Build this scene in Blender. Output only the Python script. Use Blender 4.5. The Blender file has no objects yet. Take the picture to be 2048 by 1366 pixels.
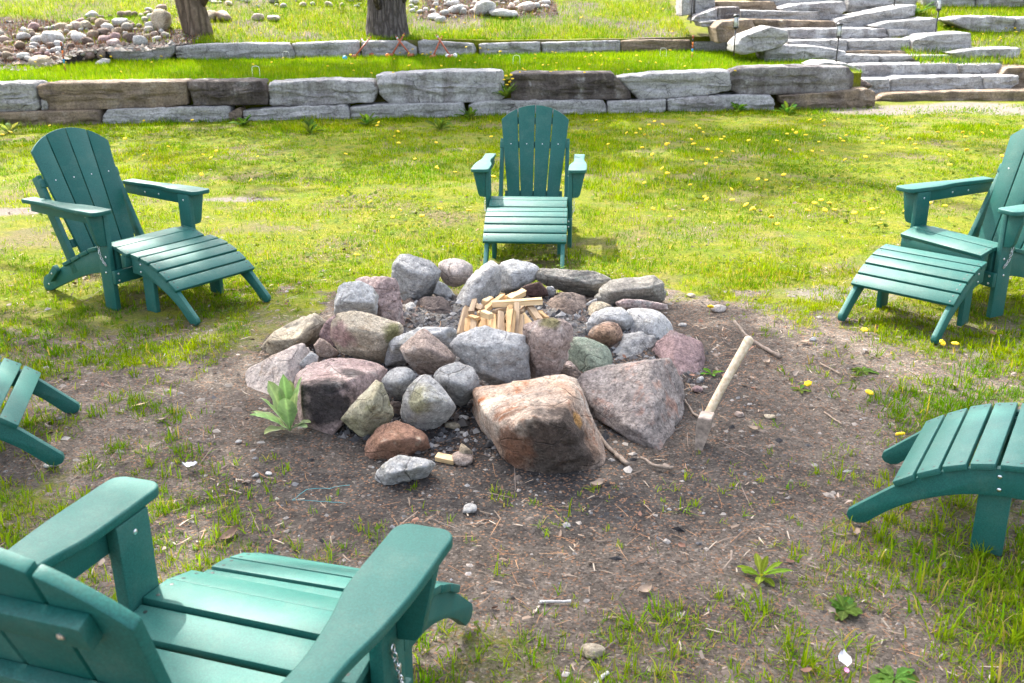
import bpy, bmesh, math, random
import numpy as np
from mathutils import Vector, Matrix, Quaternion
random.seed(7); rng = np.random.default_rng(7)
SC = bpy.context.scene
COL = SC.collection

# ------------------------------------------------------------------ camera
FPX, PITCH, CAMH, ROLL = 1965.7, 0.3452, 1.5746, -0.006
cd = bpy.data.cameras.new('camera'); cam = bpy.data.objects.new('camera', cd); COL.objects.link(cam)
cd.sensor_width = 36.0; cd.lens = FPX / 2048 * 36.0
cd.clip_start = 0.05; cd.clip_end = 500
cam.matrix_world = Matrix.Translation((0, 0, CAMH)) @ Matrix.Rotation(math.pi/2 - PITCH, 4, 'X') @ Matrix.Rotation(ROLL, 4, 'Z')
cd.dof.use_dof = True; cd.dof.focus_distance = 4.3; cd.dof.aperture_fstop = 9.0
SC.camera = cam

# ------------------------------------------------------------------ light
SUN = Vector((-0.30, 0.57, 0.765)).normalized()
w = bpy.data.worlds.new('World'); SC.world = w; w.use_nodes = True
nt = w.node_tree; bg = nt.nodes['Background']
sky = nt.nodes.new('ShaderNodeTexSky'); sky.sky_type = 'NISHITA'; sky.sun_disc = False
sky.sun_elevation = math.asin(SUN.z); sky.sun_rotation = math.atan2(SUN.x, SUN.y)
sky.air_density = 0.8; sky.dust_density = 5.0; sky.ozone_density = 0.2
hs = nt.nodes.new('ShaderNodeHueSaturation'); hs.inputs['Saturation'].default_value = 0.6      # sky colour muted so that the shade turns less blue
nt.links.new(sky.outputs[0], hs.inputs['Color']); nt.links.new(hs.outputs[0], bg.inputs[0]); bg.inputs[1].default_value = 0.15
sd = bpy.data.lights.new('sun', 'SUN'); sun = bpy.data.objects.new('sun', sd); COL.objects.link(sun)
sd.energy = 2.25; sd.angle = math.radians(0.53); sd.color = (1.0, 0.955, 0.87)
sun.rotation_mode = 'QUATERNION'; sun.rotation_quaternion = SUN.to_track_quat('Z', 'Y'); sun.location = (-8, 8, 14)
SC.view_settings.view_transform = 'Standard'; SC.view_settings.look = 'None'
SC.view_settings.gamma = 1.0; SC.view_settings.use_curve_mapping = False
SC.view_settings.exposure = 2.4

# ------------------------------------------------------------------ helpers
cp_, sp_ = math.cos(PITCH), math.sin(PITCH)
def ray(u, v):                                   # photo pixel -> view ray (forward component along Y = 1)
    a, b = u - 1024, v - 683
    c, s = math.cos(ROLL), math.sin(ROLL)
    x, y = (c*a + s*b)/FPX, (-s*a + c*b)/FPX
    dy = cp_ - y*sp_; dz = -sp_ - y*cp_
    return x/dy, dz/dy
def at_y(u, v, Y):
    rx, rz = ray(u, v); return Vector((rx*Y, Y, CAMH + rz*Y))
def at_z(u, v, z=0.0):
    rx, rz = ray(u, v); Y = (z - CAMH)/rz; return Vector((rx*Y, Y, z))

def _hash(ix, iy, iz, seed):
    h = (ix*374761393 + iy*668265263 + iz*2147483647 + seed*974711) & 0xffffffff
    h = ((h ^ (h >> 13)) * 1274126177) & 0xffffffff
    h = ((h ^ (h >> 15)) * 2246822519) & 0xffffffff
    return ((h ^ (h >> 16)) & 0xffff) / 32767.5 - 1.0
def vnoise(p, seed=0):
    p = np.asarray(p, float)
    i = np.floor(p).astype(np.int64); f = p - i; f = f*f*f*(f*(f*6-15)+10)
    r = 0
    for dx in (0, 1):
        for dy in (0, 1):
            for dz in (0, 1):
                wt = (f[:,0] if dx else 1-f[:,0])*(f[:,1] if dy else 1-f[:,1])*(f[:,2] if dz else 1-f[:,2])
                r = r + wt*_hash(i[:,0]+dx, i[:,1]+dy, i[:,2]+dz, seed)
    return r
def fbm(p, octv=4, seed=0, gain=0.5):
    p = np.asarray(p, float); r = 0; a = 1.0; t = 0
    for k in range(octv):
        r = r + a*vnoise(p*(2.03**k) + 17.3*k, seed+k); t += a; a *= gain
    return r/t
def fbm2(x, y, sc, octv=4, seed=0):
    return fbm(np.stack([x*sc, y*sc, np.full_like(x, 0.37)], 1), octv, seed)
def sstep(a, b, x):
    t = np.clip((x-a)/(b-a), 0, 1); return t*t*(3-2*t)

def raw_mesh(name, V, F, smooth=True, mats=(), attrs=None, fmat=None):
    """V (n,3), F (m,k) faces of one size k"""
    V = np.asarray(V, np.float32); F = np.asarray(F, np.int32); k = F.shape[1]
    me = bpy.data.meshes.new(name)
    me.vertices.add(len(V)); me.vertices.foreach_set('co', V.ravel())
    me.loops.add(F.size); me.loops.foreach_set('vertex_index', F.ravel())
    me.polygons.add(len(F)); me.polygons.foreach_set('loop_start', np.arange(0, F.size, k, dtype=np.int32))
    if smooth is not None: me.polygons.foreach_set('use_smooth', np.full(len(F), bool(smooth)))
    for m in mats: me.materials.append(m)
    if fmat is not None: me.polygons.foreach_set('material_index', np.asarray(fmat, np.int32))
    for an, av in (attrs or {}).items():
        av = np.asarray(av, np.float32)
        if av.ndim == 1:
            a = me.attributes.new(an, 'FLOAT', 'POINT'); a.data.foreach_set('value', av)
        else:
            if av.shape[1] == 3: av = np.concatenate([av, np.ones((len(av),1), np.float32)], 1)
            a = me.attributes.new(an, 'FLOAT_COLOR', 'POINT'); a.data.foreach_set('color', av.ravel())
    me.update(calc_edges=True); me.validate()
    return me
def link(name, data, parent=None, loc=None, mat=None):
    o = bpy.data.objects.new(name, data); COL.objects.link(o)
    if parent is not None: o.parent = parent
    if loc is not None: o.location = loc
    if mat is not None and data is not None and not data.materials: data.materials.append(mat)
    return o
def tag(o, label=None, cat=None, group=None, kind=None):
    if label: o['label'] = label
    if cat: o['category'] = cat
    if group: o['group'] = group
    if kind: o['kind'] = kind
    return o
def thing(name, label, cat, loc=(0,0,0), rz=0.0, group=None):
    o = bpy.data.objects.new(name, None); COL.objects.link(o)
    o.location = loc; o.rotation_euler = (0, 0, rz); o.empty_display_size = 0.1
    return tag(o, label, cat, group)
def copy_tree(o, parent=None):
    c = o.copy(); COL.objects.link(c)
    if parent is not None: c.parent = parent
    for ch in list(o.children): copy_tree(ch, c)
    return c
def bm_mesh(bm, name, mat=None, smooth=True, ang=32):
    bmesh.ops.recalc_face_normals(bm, faces=bm.faces)
    me = bpy.data.meshes.new(name); bm.to_mesh(me); bm.free()
    if smooth:
        me.polygons.foreach_set('use_smooth', [True]*len(me.polygons)); me.set_sharp_from_angle(angle=math.radians(ang))
    if mat: me.materials.append(mat)
    return me
def prism(bm, poly, lo, hi, axes, bev=0.0025, seg=2):
    """extrude a 2-D polygon; axes names which coordinate a, b and the extrusion are, e.g. 'yzx'"""
    ia, ib, ic = ('xyz'.index(c) for c in axes)
    tb = bmesh.new(); lay = []
    for c in (lo, hi):
        vs = []
        for a, b in poly:
            p = [0,0,0]; p[ia], p[ib], p[ic] = a, b, c; vs.append(tb.verts.new(p))
        lay.append(vs)
    n = len(poly)
    tb.faces.new(lay[0][::-1]); tb.faces.new(lay[1])
    for i in range(n): tb.faces.new((lay[0][i], lay[0][(i+1)%n], lay[1][(i+1)%n], lay[1][i]))
    bmesh.ops.recalc_face_normals(tb, faces=tb.faces)
    if bev > 0:
        es = [e for e in tb.edges if len(e.link_faces) == 2 and e.calc_face_angle(0) > 0.6]
        bmesh.ops.bevel(tb, geom=es, offset=bev, segments=seg, affect='EDGES', profile=0.5, clamp_overlap=True)
    tm = bpy.data.meshes.new('tmp'); tb.to_mesh(tm); tb.free(); bm.from_mesh(tm); bpy.data.meshes.remove(tm)
def beam(bm, p, q, wa, wb, up=(0,0,1), bev=0.0025, seg=2):
    """a square-section bar between two points"""
    p, q = Vector(p), Vector(q); d = (q-p); L = d.length; d.normalize()
    u = Vector(up); s = d.cross(u)
    if s.length < 1e-4: s = d.cross(Vector((1,0,0)))
    s.normalize(); u = s.cross(d)
    tb = bmesh.new(); r = bmesh.ops.create_cube(tb, size=1)
    M = Matrix((( s.x*wa, d.x*L, u.x*wb, (p.x+q.x)/2), (s.y*wa, d.y*L, u.y*wb, (p.y+q.y)/2), (s.z*wa, d.z*L, u.z*wb, (p.z+q.z)/2), (0,0,0,1)))
    bmesh.ops.transform(tb, matrix=M, verts=tb.verts)
    if bev > 0: bmesh.ops.bevel(tb, geom=list(tb.edges), offset=bev, segments=seg, affect='EDGES', profile=0.5)
    tm = bpy.data.meshes.new('tmp'); tb.to_mesh(tm); tb.free(); bm.from_mesh(tm); bpy.data.meshes.remove(tm)
def tube(pts, rad, n=8, seedj=None, closed=True):
    """vertices and quads of a round tube along a polyline"""
    P = np.array([tuple(p) for p in pts], float); m = len(P)
    R = np.full(m, rad, float) if np.isscalar(rad) else np.array(rad, float)
    T = np.gradient(P, axis=0); T /= np.linalg.norm(T, axis=1)[:,None] + 1e-9
    ref = np.array([0,0,1.0]) if abs(T[:,2]).mean() < 0.8 else np.array([1.0,0,0])
    A = np.cross(T, ref); A /= np.linalg.norm(A, axis=1)[:,None] + 1e-9; B = np.cross(T, A)
    th = np.linspace(0, 2*np.pi, n, endpoint=False)
    V = P[:,None,:] + R[:,None,None]*(np.cos(th)[None,:,None]*A[:,None,:] + np.sin(th)[None,:,None]*B[:,None,:])
    V = V.reshape(-1,3); F = []
    for i in range(m-1):
        for j in range(n):
            a, b = i*n+j, i*n+(j+1)%n; F.append((a, b, b+n, a+n))
    if closed:
        V = np.concatenate([V, P[:1], P[-1:]]); c0, c1 = len(V)-2, len(V)-1
        for j in range(n):
            F.append((c0, (j+1)%n, j, j)); F.append((c1, (m-1)*n+j, (m-1)*n+(j+1)%n, (m-1)*n+(j+1)%n))
    return V, F
def poly_mesh(name, V, F, mat=None, smooth=True):
    me = bpy.data.meshes.new(name)
    me.from_pydata([tuple(map(float, v)) for v in V], [], [tuple(dict.fromkeys(f)) for f in F])
    if smooth: me.polygons.foreach_set('use_smooth', [True]*len(me.polygons))
    if mat: me.materials.append(mat)
    me.update(); return me

# ------------------------------------------------------------------ node helpers
class NT:
    def __init__(s, name):
        s.m = bpy.data.materials.new(name); s.m.use_nodes = True; s.t = s.m.node_tree; s.n = s.t.nodes
        s.b = s.n['Principled BSDF']; s.out = s.n['Material Output']
    def add(s, typ, **kw):
        n = s.n.new(typ)
        for k, v in kw.items(): setattr(n, k, v)
        return n
    def l(s, a, b): s.t.links.new(a, b)
    def put(s, sock, val):
        if isinstance(val, bpy.types.NodeSocket): s.l(val, sock)
        elif isinstance(val, (tuple, list)) and len(val) == 3 and sock.type == 'RGBA': sock.default_value = (*val, 1)
        else: sock.default_value = val
    def noise(s, vec, scale, detail=4, rough=0.55, dist=0.0, out=0):
        n = s.add('ShaderNodeTexNoise'); n.inputs['Scale'].default_value = scale; n.inputs['Detail'].default_value = detail
        n.inputs['Roughness'].default_value = rough; n.inputs['Distortion'].default_value = dist
        if vec is not None: s.l(vec, n.inputs['Vector'])
        return n.outputs[out]
    def voro(s, vec, scale, out='Color', feature='F1', rnd=1.0):
        n = s.add('ShaderNodeTexVoronoi', feature=feature); n.inputs['Scale'].default_value = scale
        n.inputs['Randomness'].default_value = rnd
        if vec is not None: s.l(vec, n.inputs['Vector'])
        return n.outputs[out]
    def ramp(s, fac, stops):
        r = s.add('ShaderNodeValToRGB'); e = r.color_ramp.elements
        while len(e) < len(stops): e.new(0.5)
        for i, (p, c) in enumerate(stops):
            e[i].position = p; e[i].color = (c, c, c, 1) if np.isscalar(c) else (*c, 1)
        s.l(fac, r.inputs[0]); return r.outputs[0]
    def mix(s, fac, a, b, mode='MIX'):
        m = s.add('ShaderNodeMix', data_type='RGBA', blend_type=mode)
        s.put(m.inputs[0], fac); s.put(m.inputs[6], a); s.put(m.inputs[7], b); return m.outputs[2]
    def math(s, op, a, b=None, c=None):
        m = s.add('ShaderNodeMath', operation=op)
        s.put(m.inputs[0], a)
        if b is not None: s.put(m.inputs[1], b)
        if c is not None: s.put(m.inputs[2], c)
        return m.outputs[0]
    def mapping(s, vec, scale=(1,1,1), loc=(0,0,0), rot=(0,0,0)):
        m = s.add('ShaderNodeMapping'); m.inputs['Scale'].default_value = scale
        m.inputs['Rotation'].default_value = rot
        s.put(m.inputs['Location'], loc); s.l(vec, m.inputs['Vector']); return m.outputs[0]
    def attr(s, name, out='Fac', typ='GEOMETRY'):
        a = s.add('ShaderNodeAttribute', attribute_name=name, attribute_type=typ); return a.outputs[out]
    def objvec(s):
        tc = s.add('ShaderNodeTexCoord'); oi = s.add('ShaderNodeObjectInfo')
        v = s.add('ShaderNodeVectorMath', operation='ADD'); s.l(tc.outputs['Object'], v.inputs[0])
        k = s.math('MULTIPLY', oi.outputs['Random'], 53.0); s.l(k, v.inputs[1]); return v.outputs[0], tc.outputs['Object']
    def bump(s, h, strength=0.4, dist=0.01):
        b = s.add('ShaderNodeBump'); b.inputs['Strength'].default_value = strength; b.inputs['Distance'].default_value = dist
        s.l(h, b.inputs['Height']); s.l(b.outputs[0], s.b.inputs['Normal'])
    def done(s, col=None, rough=None, spec=None, metal=None):
        if col is not None: s.put(s.b.inputs['Base Color'], col)
        if rough is not None: s.put(s.b.inputs['Roughness'], rough)
        if spec is not None: s.put(s.b.inputs['Specular IOR Level'], spec)
        if metal is not None: s.b.inputs['Metallic'].default_value = metal
        return s.m

def rock_mat(name, a, b, c=None, spk=0.5, sp_scale=160, band=0.0, band_rot=(0.3,0.2,0), streak=None, patches=(), crack=0.5, big=5.0):
    """stone: a/b mottle, c rarer blotches, grain specks, bedding bands, drip streaks and local patches for stains and painted shade"""
    s = NT(name); v, ov = s.objvec()
    n1 = s.noise(v, big, 5, 0.6, 0.4); f = s.ramp(n1, [(0.36, 0.0), (0.64, 1.0)])
    col = s.mix(f, a, b)
    if c is not None:
        n2 = s.noise(v, big*1.7, 5, 0.65, 0.8); col = s.mix(s.ramp(n2, [(0.54, 0.0), (0.66, 1.0)]), col, c)
    if band > 0:
        bv = s.mapping(v, (2.0, 2.5, 26.0), rot=band_rot); nb = s.noise(bv, 1.6, 4, 0.6, 0.5)
        bf = s.ramp(nb, [(0.35, 0.0), (0.62, 1.0)])
        col = s.mix(s.math('MULTIPLY', bf, band), col, tuple(x*0.42 for x in b))
    if streak is not None:
        sv = s.mapping(v, (5.0, 5.0, 0.5)); ns = s.noise(sv, 1.0, 4, 0.6, 0.2)
        nb2 = s.noise(v, 1.3, 3, 0.5)
        sf = s.math('MULTIPLY', s.ramp(ns, [(0.40, 0.0), (0.55, 1.0)]), s.ramp(nb2, [(0.4, 0.25), (0.6, 1.0)]))
        col = s.mix(s.math('MULTIPLY', sf, 0.85), col, streak)
    for (pl, pr, pc, pk) in patches:
        d = s.add('ShaderNodeVectorMath', operation='DISTANCE'); s.l(ov, d.inputs[0]); d.inputs[1].default_value = pl
        wob = s.math('MULTIPLY_ADD', s.noise(v, 11, 5, 0.65), pr*1.5, d.outputs['Value'])
        m = s.ramp(s.math('DIVIDE', wob, pr*1.75), [(0.78, pk), (1.05, 0.0)])
        col = s.mix(m, col, pc)
    # grain
    vc = s.voro(v, sp_scale); vb = s.add('ShaderNodeSeparateColor'); s.l(vc, vb.inputs[0])
    g = s.ramp(vb.outputs[0], [(0.0, 0.45), (0.25, 0.85), (0.75, 1.05), (1.0, 1.45)])
    col = s.mix(spk, col, g, 'MULTIPLY')
    n3 = s.noise(v, 38, 6, 0.7); col = s.mix(0.75, col, s.ramp(n3, [(0.3, 0.36), (0.5, 1.0), (0.7, 1.4)]), 'MULTIPLY')
    # pits
    pit = s.voro(v, 45, 'Distance'); pm = s.math('MULTIPLY', s.ramp(pit, [(0.0, 1.0), (0.16, 0.0)]), s.ramp(s.noise(v, 9, 2), [(0.5, 0.0), (0.62, 1.0)]))
    col = s.mix(s.math('MULTIPLY', pm, 0.7), col, (0.05, 0.045, 0.04))
    # cracks
    ck = s.voro(s.mapping(v, (1,1,2.2), rot=(0.4,0.3,0.1)), 4.5, 'Distance', 'DISTANCE_TO_EDGE')
    cm = s.math('MULTIPLY', s.ramp(ck, [(0.0, 1.0), (0.018, 0.0)]), s.ramp(s.noise(v, 5, 2), [(0.48, 0.0), (0.58, 1.0)]))
    col = s.mix(s.math('MULTIPLY', cm, crack), col, (0.04, 0.036, 0.032))
    h = s.math('ADD', s.noise(v, 26, 8, 0.72), s.math('MULTIPLY', s.noise(v, 110, 5, 0.7), 0.35))
    h = s.math('SUBTRACT', h, s.math('MULTIPLY', s.math('ADD', pm, s.math('MULTIPLY', cm, crack)), 0.5))
    s.bump(h, 1.0, 0.032)
    return s.done(col, 0.88, 0.25)

GREY_A, GREY_B = (0.57,0.555,0.53), (0.41,0.40,0.385)
M = {}
M['grey'] = rock_mat('grey_limestone', GREY_A, GREY_B, (0.50,0.49,0.46))
M['pale'] = rock_mat('pale_limestone', (0.64,0.63,0.61), (0.50,0.495,0.48), (0.43,0.41,0.35))
M['bluegrey'] = rock_mat('blue_grey_stone', (0.47,0.465,0.45), (0.355,0.35,0.34), (0.55,0.535,0.51))
M['pinkgran'] = rock_mat('pink_granite', (0.52,0.41,0.375), (0.43,0.315,0.29), (0.58,0.52,0.48), spk=0.75, sp_scale=120)
M['whitepink'] = rock_mat('white_pink_stone', (0.64,0.575,0.52), (0.57,0.475,0.42), (0.47,0.36,0.28))
M['tan'] = rock_mat('tan_stone', (0.44,0.36,0.245), (0.52,0.46,0.36), (0.28,0.21,0.14), band=0.35)
M['moss'] = rock_mat('olive_lichen_stone', (0.42,0.375,0.22), (0.49,0.45,0.33), (0.32,0.295,0.14))
M['brownred'] = rock_mat('red_brown_stone', (0.46,0.36,0.30), (0.37,0.285,0.24), (0.53,0.46,0.41), spk=0.7)
M['green'] = rock_mat('green_stone', (0.34,0.38,0.285), (0.255,0.305,0.235), (0.43,0.43,0.34))
M['orange'] = rock_mat('orange_granite', (0.47,0.31,0.20), (0.42,0.27,0.20), (0.50,0.42,0.34), spk=0.8, sp_scale=110)
M['layer'] = rock_mat('layered_gneiss', (0.50,0.465,0.40), (0.39,0.36,0.31), (0.33,0.335,0.28), band=0.6, band_rot=(0.35,0.15,0))
M['whitelayer'] = rock_mat('white_layered_stone', (0.56,0.55,0.53), (0.46,0.45,0.43), None, band=0.7, band_rot=(0.3,0.25,0))
M['purple'] = rock_mat('purple_red_granite', (0.38,0.265,0.255), (0.305,0.21,0.205), (0.45,0.35,0.33), spk=0.6)
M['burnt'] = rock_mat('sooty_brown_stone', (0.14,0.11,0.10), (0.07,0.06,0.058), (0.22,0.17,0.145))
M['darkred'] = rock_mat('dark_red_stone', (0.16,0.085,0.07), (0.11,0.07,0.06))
M['wallgrey'] = rock_mat('wall_grey_stone', (0.52,0.51,0.50), (0.40,0.39,0.38), (0.33,0.315,0.30), band=0.3, band_rot=(0.05,0.05,0), big=2.5, spk=0.3, crack=0.8)
M['wallwhite'] = rock_mat('wall_white_stone', (0.60,0.59,0.58), (0.47,0.46,0.455), (0.38,0.37,0.36), band=0.25, band_rot=(0.05,0.05,0), big=2.5, spk=0.3, crack=0.8, streak=(0.26,0.24,0.235))
M['wallbrown'] = rock_mat('wall_brown_stone', (0.38,0.29,0.20), (0.30,0.23,0.16), (0.45,0.38,0.30), band=0.35, band_rot=(0.03,0.03,0), big=2.5, spk=0.35, streak=(0.16,0.125,0.10))
M['walldark'] = rock_mat('wall_dark_stone', (0.15,0.125,0.105), (0.22,0.185,0.16), (0.40,0.38,0.36), band=0.3, band_rot=(0.03,0.03,0), big=3.0, spk=0.35, streak=(0.075,0.06,0.055))
M['wallstain'] = rock_mat('wall_streaked_stone', (0.40,0.38,0.37), (0.28,0.26,0.25), (0.46,0.45,0.44), band=0.2, big=2.5, spk=0.35, streak=(0.085,0.065,0.06))

def plastic():
    s = NT('green_poly_lumber'); v, ov = s.objvec()
    n = s.noise(s.mapping(v, (1,1,1)), 260, 3, 0.7); n2 = s.noise(v, 5, 3, 0.6)
    col = s.mix(s.ramp(n, [(0.38, 0.0), (0.66, 1.0)]), (0.0025,0.072,0.058), (0.0085,0.118,0.097))
    vd = s.voro(v, 420, 'Distance'); col = s.mix(s.math('MULTIPLY', s.ramp(vd, [(0.0,1.0),(0.14,0.0)]), 0.35), col, (0.05,0.21,0.185))
    col = s.mix(s.ramp(n2, [(0.35, 0.0), (0.75, 0.35)]), col, (0.012,0.118,0.098))
    oi = s.add('ShaderNodeObjectInfo'); hv = s.add('ShaderNodeHueSaturation'); s.l(col, hv.inputs['Color']); s.l(s.math('MULTIPLY_ADD', oi.outputs['Random'], .30, .85), hv.inputs['Value']); s.l(s.math('MULTIPLY_ADD', oi.outputs['Random'], -.14, 1.05), hv.inputs['Saturation']); col = hv.outputs[0]
    dust = s.math('MULTIPLY', s.ramp(s.noise(v, 9, 6, 0.72), [(0.47, 0.0), (0.78, 0.24)]), s.ramp(s.noise(v, 75, 4, 0.7), [(0.35, 0.3), (0.7, 1.0)]))
    col = s.mix(dust, col, (0.21,0.25,0.19))
    s.bump(s.noise(v, 330, 4, 0.7), 0.22, 0.002)
    return s.done(col, s.ramp(n2, [(0.3, 0.50), (0.7, 0.62)]), 0.36)
M['plastic'] = plastic()
def simple(name, col, rough=0.5, metal=0.0, var=0.15, scale=60, bump=0.0):
    s = NT(name); v, ov = s.objvec()
    n = s.noise(v, scale, 4, 0.6); c = s.mix(s.ramp(n, [(0.3, 0.0), (0.7, 1.0)]), tuple(x*(1-var) for x in col), tuple(min(1, x*(1+var)) for x in col))
    if bump: s.bump(n, bump, 0.004)
    return s.done(c, rough, 0.5, metal)
M['steel'] = simple('zinc_steel', (0.62,0.63,0.64), 0.28, 1.0)
M['hole'] = simple('dark_screw', (0.006,0.02,0.018), 0.5)
M['black'] = simple('black_paint', (0.015,0.015,0.016), 0.4)
M['glass'] = simple('frosted_lens', (0.55,0.57,0.58), 0.2)
M['yellow'] = simple('dandelion_yellow', (0.82,0.56,0.006), 0.7, 0, 0.12, 220)
M['redpaint'] = simple('red_varnish', (0.36,0.085,0.035), 0.45)
M['blue'] = simple('blue_ball', (0.02,0.32,0.62), 0.35); M['orangeball'] = simple('orange_ball', (0.80,0.20,0.02), 0.35)
M['white'] = simple('white_paint', (0.75,0.75,0.74), 0.45); M['yellowp'] = simple('yellow_paint', (0.7,0.48,0.03), 0.4)
M['paper'] = simple('white_paper', (0.55,0.54,0.56), 0.7, 0, 0.08, 30, 0.4)
M['pinkfoil'] = simple('pink_wrapper', (0.62,0.22,0.42), 0.35, 0, 0.2, 40)
M['deadleaf'] = simple('dead_leaf', (0.20,0.125,0.085), 0.8, 0, 0.35, 40, 0.4)
M['paleleaf'] = simple('pale_dead_leaf', (0.26,0.195,0.14), 0.8, 0, 0.3, 40, 0.4)
M['twig'] = simple('grey_twig', (0.20,0.155,0.12), 0.85, 0, 0.4, 70, 0.6); M['palestick'] = simple('pale_lichen_twig', (0.42,0.40,0.38), 0.85, 0, 0.3, 60, 0.5)
M['char'] = simple('charcoal', (0.018,0.018,0.02), 0.6, 0, 0.4, 50, 0.6); M['oliveline'] = simple('cyan_string', (0.02,0.28,0.33), 0.5)

def wood_mat(name, a, b, rot=(0,0,0)):
    s = NT(name); v, ov = s.objvec()
    n = s.noise(s.mapping(v, (18, 1.6, 18), rot=rot), 4.0, 5, 0.6, 0.3); c = s.mix(s.ramp(n, [(0.3, 0.0), (0.68, 1.0)]), a, b)
    n2 = s.noise(v, 14, 3); c = s.mix(s.ramp(n2, [(0.55, 0.0), (0.75, 0.6)]), c, tuple(x*0.55 for x in a))
    s.bump(n, 0.35, 0.004); return s.done(c, 0.75, 0.3)
M['kindling'] = wood_mat('split_pine', (0.43,0.255,0.11), (0.60,0.40,0.20))
M['kindling_pale'] = wood_mat('pale_split_pine', (0.56,0.38,0.19), (0.68,0.50,0.28))
M['kindling_grey'] = wood_mat('weathered_split_pine', (0.27,0.195,0.125), (0.40,0.29,0.18))
M['handle'] = wood_mat('weathered_axe_handle', (0.36,0.26,0.15), (0.60,0.51,0.38))
M['rust'] = simple('rusty_axe_steel', (0.30,0.24,0.195), 0.65, 0.1, 0.5, 45, 0.5)

def leafy(name, rough=0.65, trans=0.5, spec=0.05, gloss=(1.0,1.0,0.35)):
    """blades and leaves: colour comes from the vertex attribute 'col', light also passes through"""
    s = NT(name); c = s.attr('col', 'Color')
    s.put(s.b.inputs['Base Color'], c); s.b.inputs['Roughness'].default_value = rough; s.b.inputs['Specular IOR Level'].default_value = spec
    t = s.add('ShaderNodeBsdfTranslucent'); s.l(s.mix(1.0, c, (1.25,1.15,0.55), 'MULTIPLY'), t.inputs['Color'])
    m = s.add('ShaderNodeMixShader'); m.inputs[0].default_value = trans
    s.l(s.b.outputs[0], m.inputs[1]); s.l(t.outputs[0], m.inputs[2]); s.l(m.outputs[0], s.out.inputs['Surface'])
    return s.m
M['grass'] = leafy('grass_blades'); M['leaf'] = leafy('tree_leaves', 0.5, 0.35); M['vcol'] = leafy('dry_litter', 0.8, 0.0, 0.2)
def mullein():
    s = NT('velvet_leaf'); v, ov = s.objvec(); c = s.attr('col', 'Color')
    n = s.noise(v, 70, 4, 0.6); c2 = s.mix(s.ramp(n, [(0.3, 0.0), (0.7, 1.0)]), c, s.mix(1.0, c, (1.35,1.3,1.4), 'MULTIPLY'))
    s.put(s.b.inputs['Base Color'], c2); s.b.inputs['Roughness'].default_value = 0.8
    s.b.inputs['Sheen Weight'].default_value = 0.4; s.bump(n, 0.5, 0.004)
    t = s.add('ShaderNodeBsdfTranslucent'); s.l(c2, t.inputs['Color']); m = s.add('ShaderNodeMixShader'); m.inputs[0].default_value = 0.3
    s.l(s.b.outputs[0], m.inputs[1]); s.l(t.outputs[0], m.inputs[2]); s.l(m.outputs[0], s.out.inputs['Surface']); return s.m
M['mullein'] = mullein()
def bark(name, a, b, vs=(9,9,1.6)):
    s = NT(name); v, ov = s.objvec()
    d = s.voro(s.mapping(v, vs), 1.6, 'Distance', 'DISTANCE_TO_EDGE'); n = s.noise(v, 16, 6, 0.7)
    c = s.mix(s.ramp(n, [(0.3, 0.0), (0.7, 1.0)]), a, b)
    c = s.mix(s.math('MULTIPLY', s.ramp(d, [(0.02, 1.0), (0.2, 0.0)]), 0.6), c, tuple(x*0.35 for x in a))
    s.bump(s.math('ADD', s.ramp(d, [(0.0, 0.0), (0.25, 1.0)]), s.math('MULTIPLY', n, 0.7)), 0.9, 0.03)
    return s.done(c, 0.9, 0.15)
M['bark'] = bark('pine_bark', (0.085,0.07,0.062), (0.17,0.15,0.14)); M['bark2'] = bark('brown_bark', (0.12,0.09,0.065), (0.22,0.17,0.125), (5,5,1.0))

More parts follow.
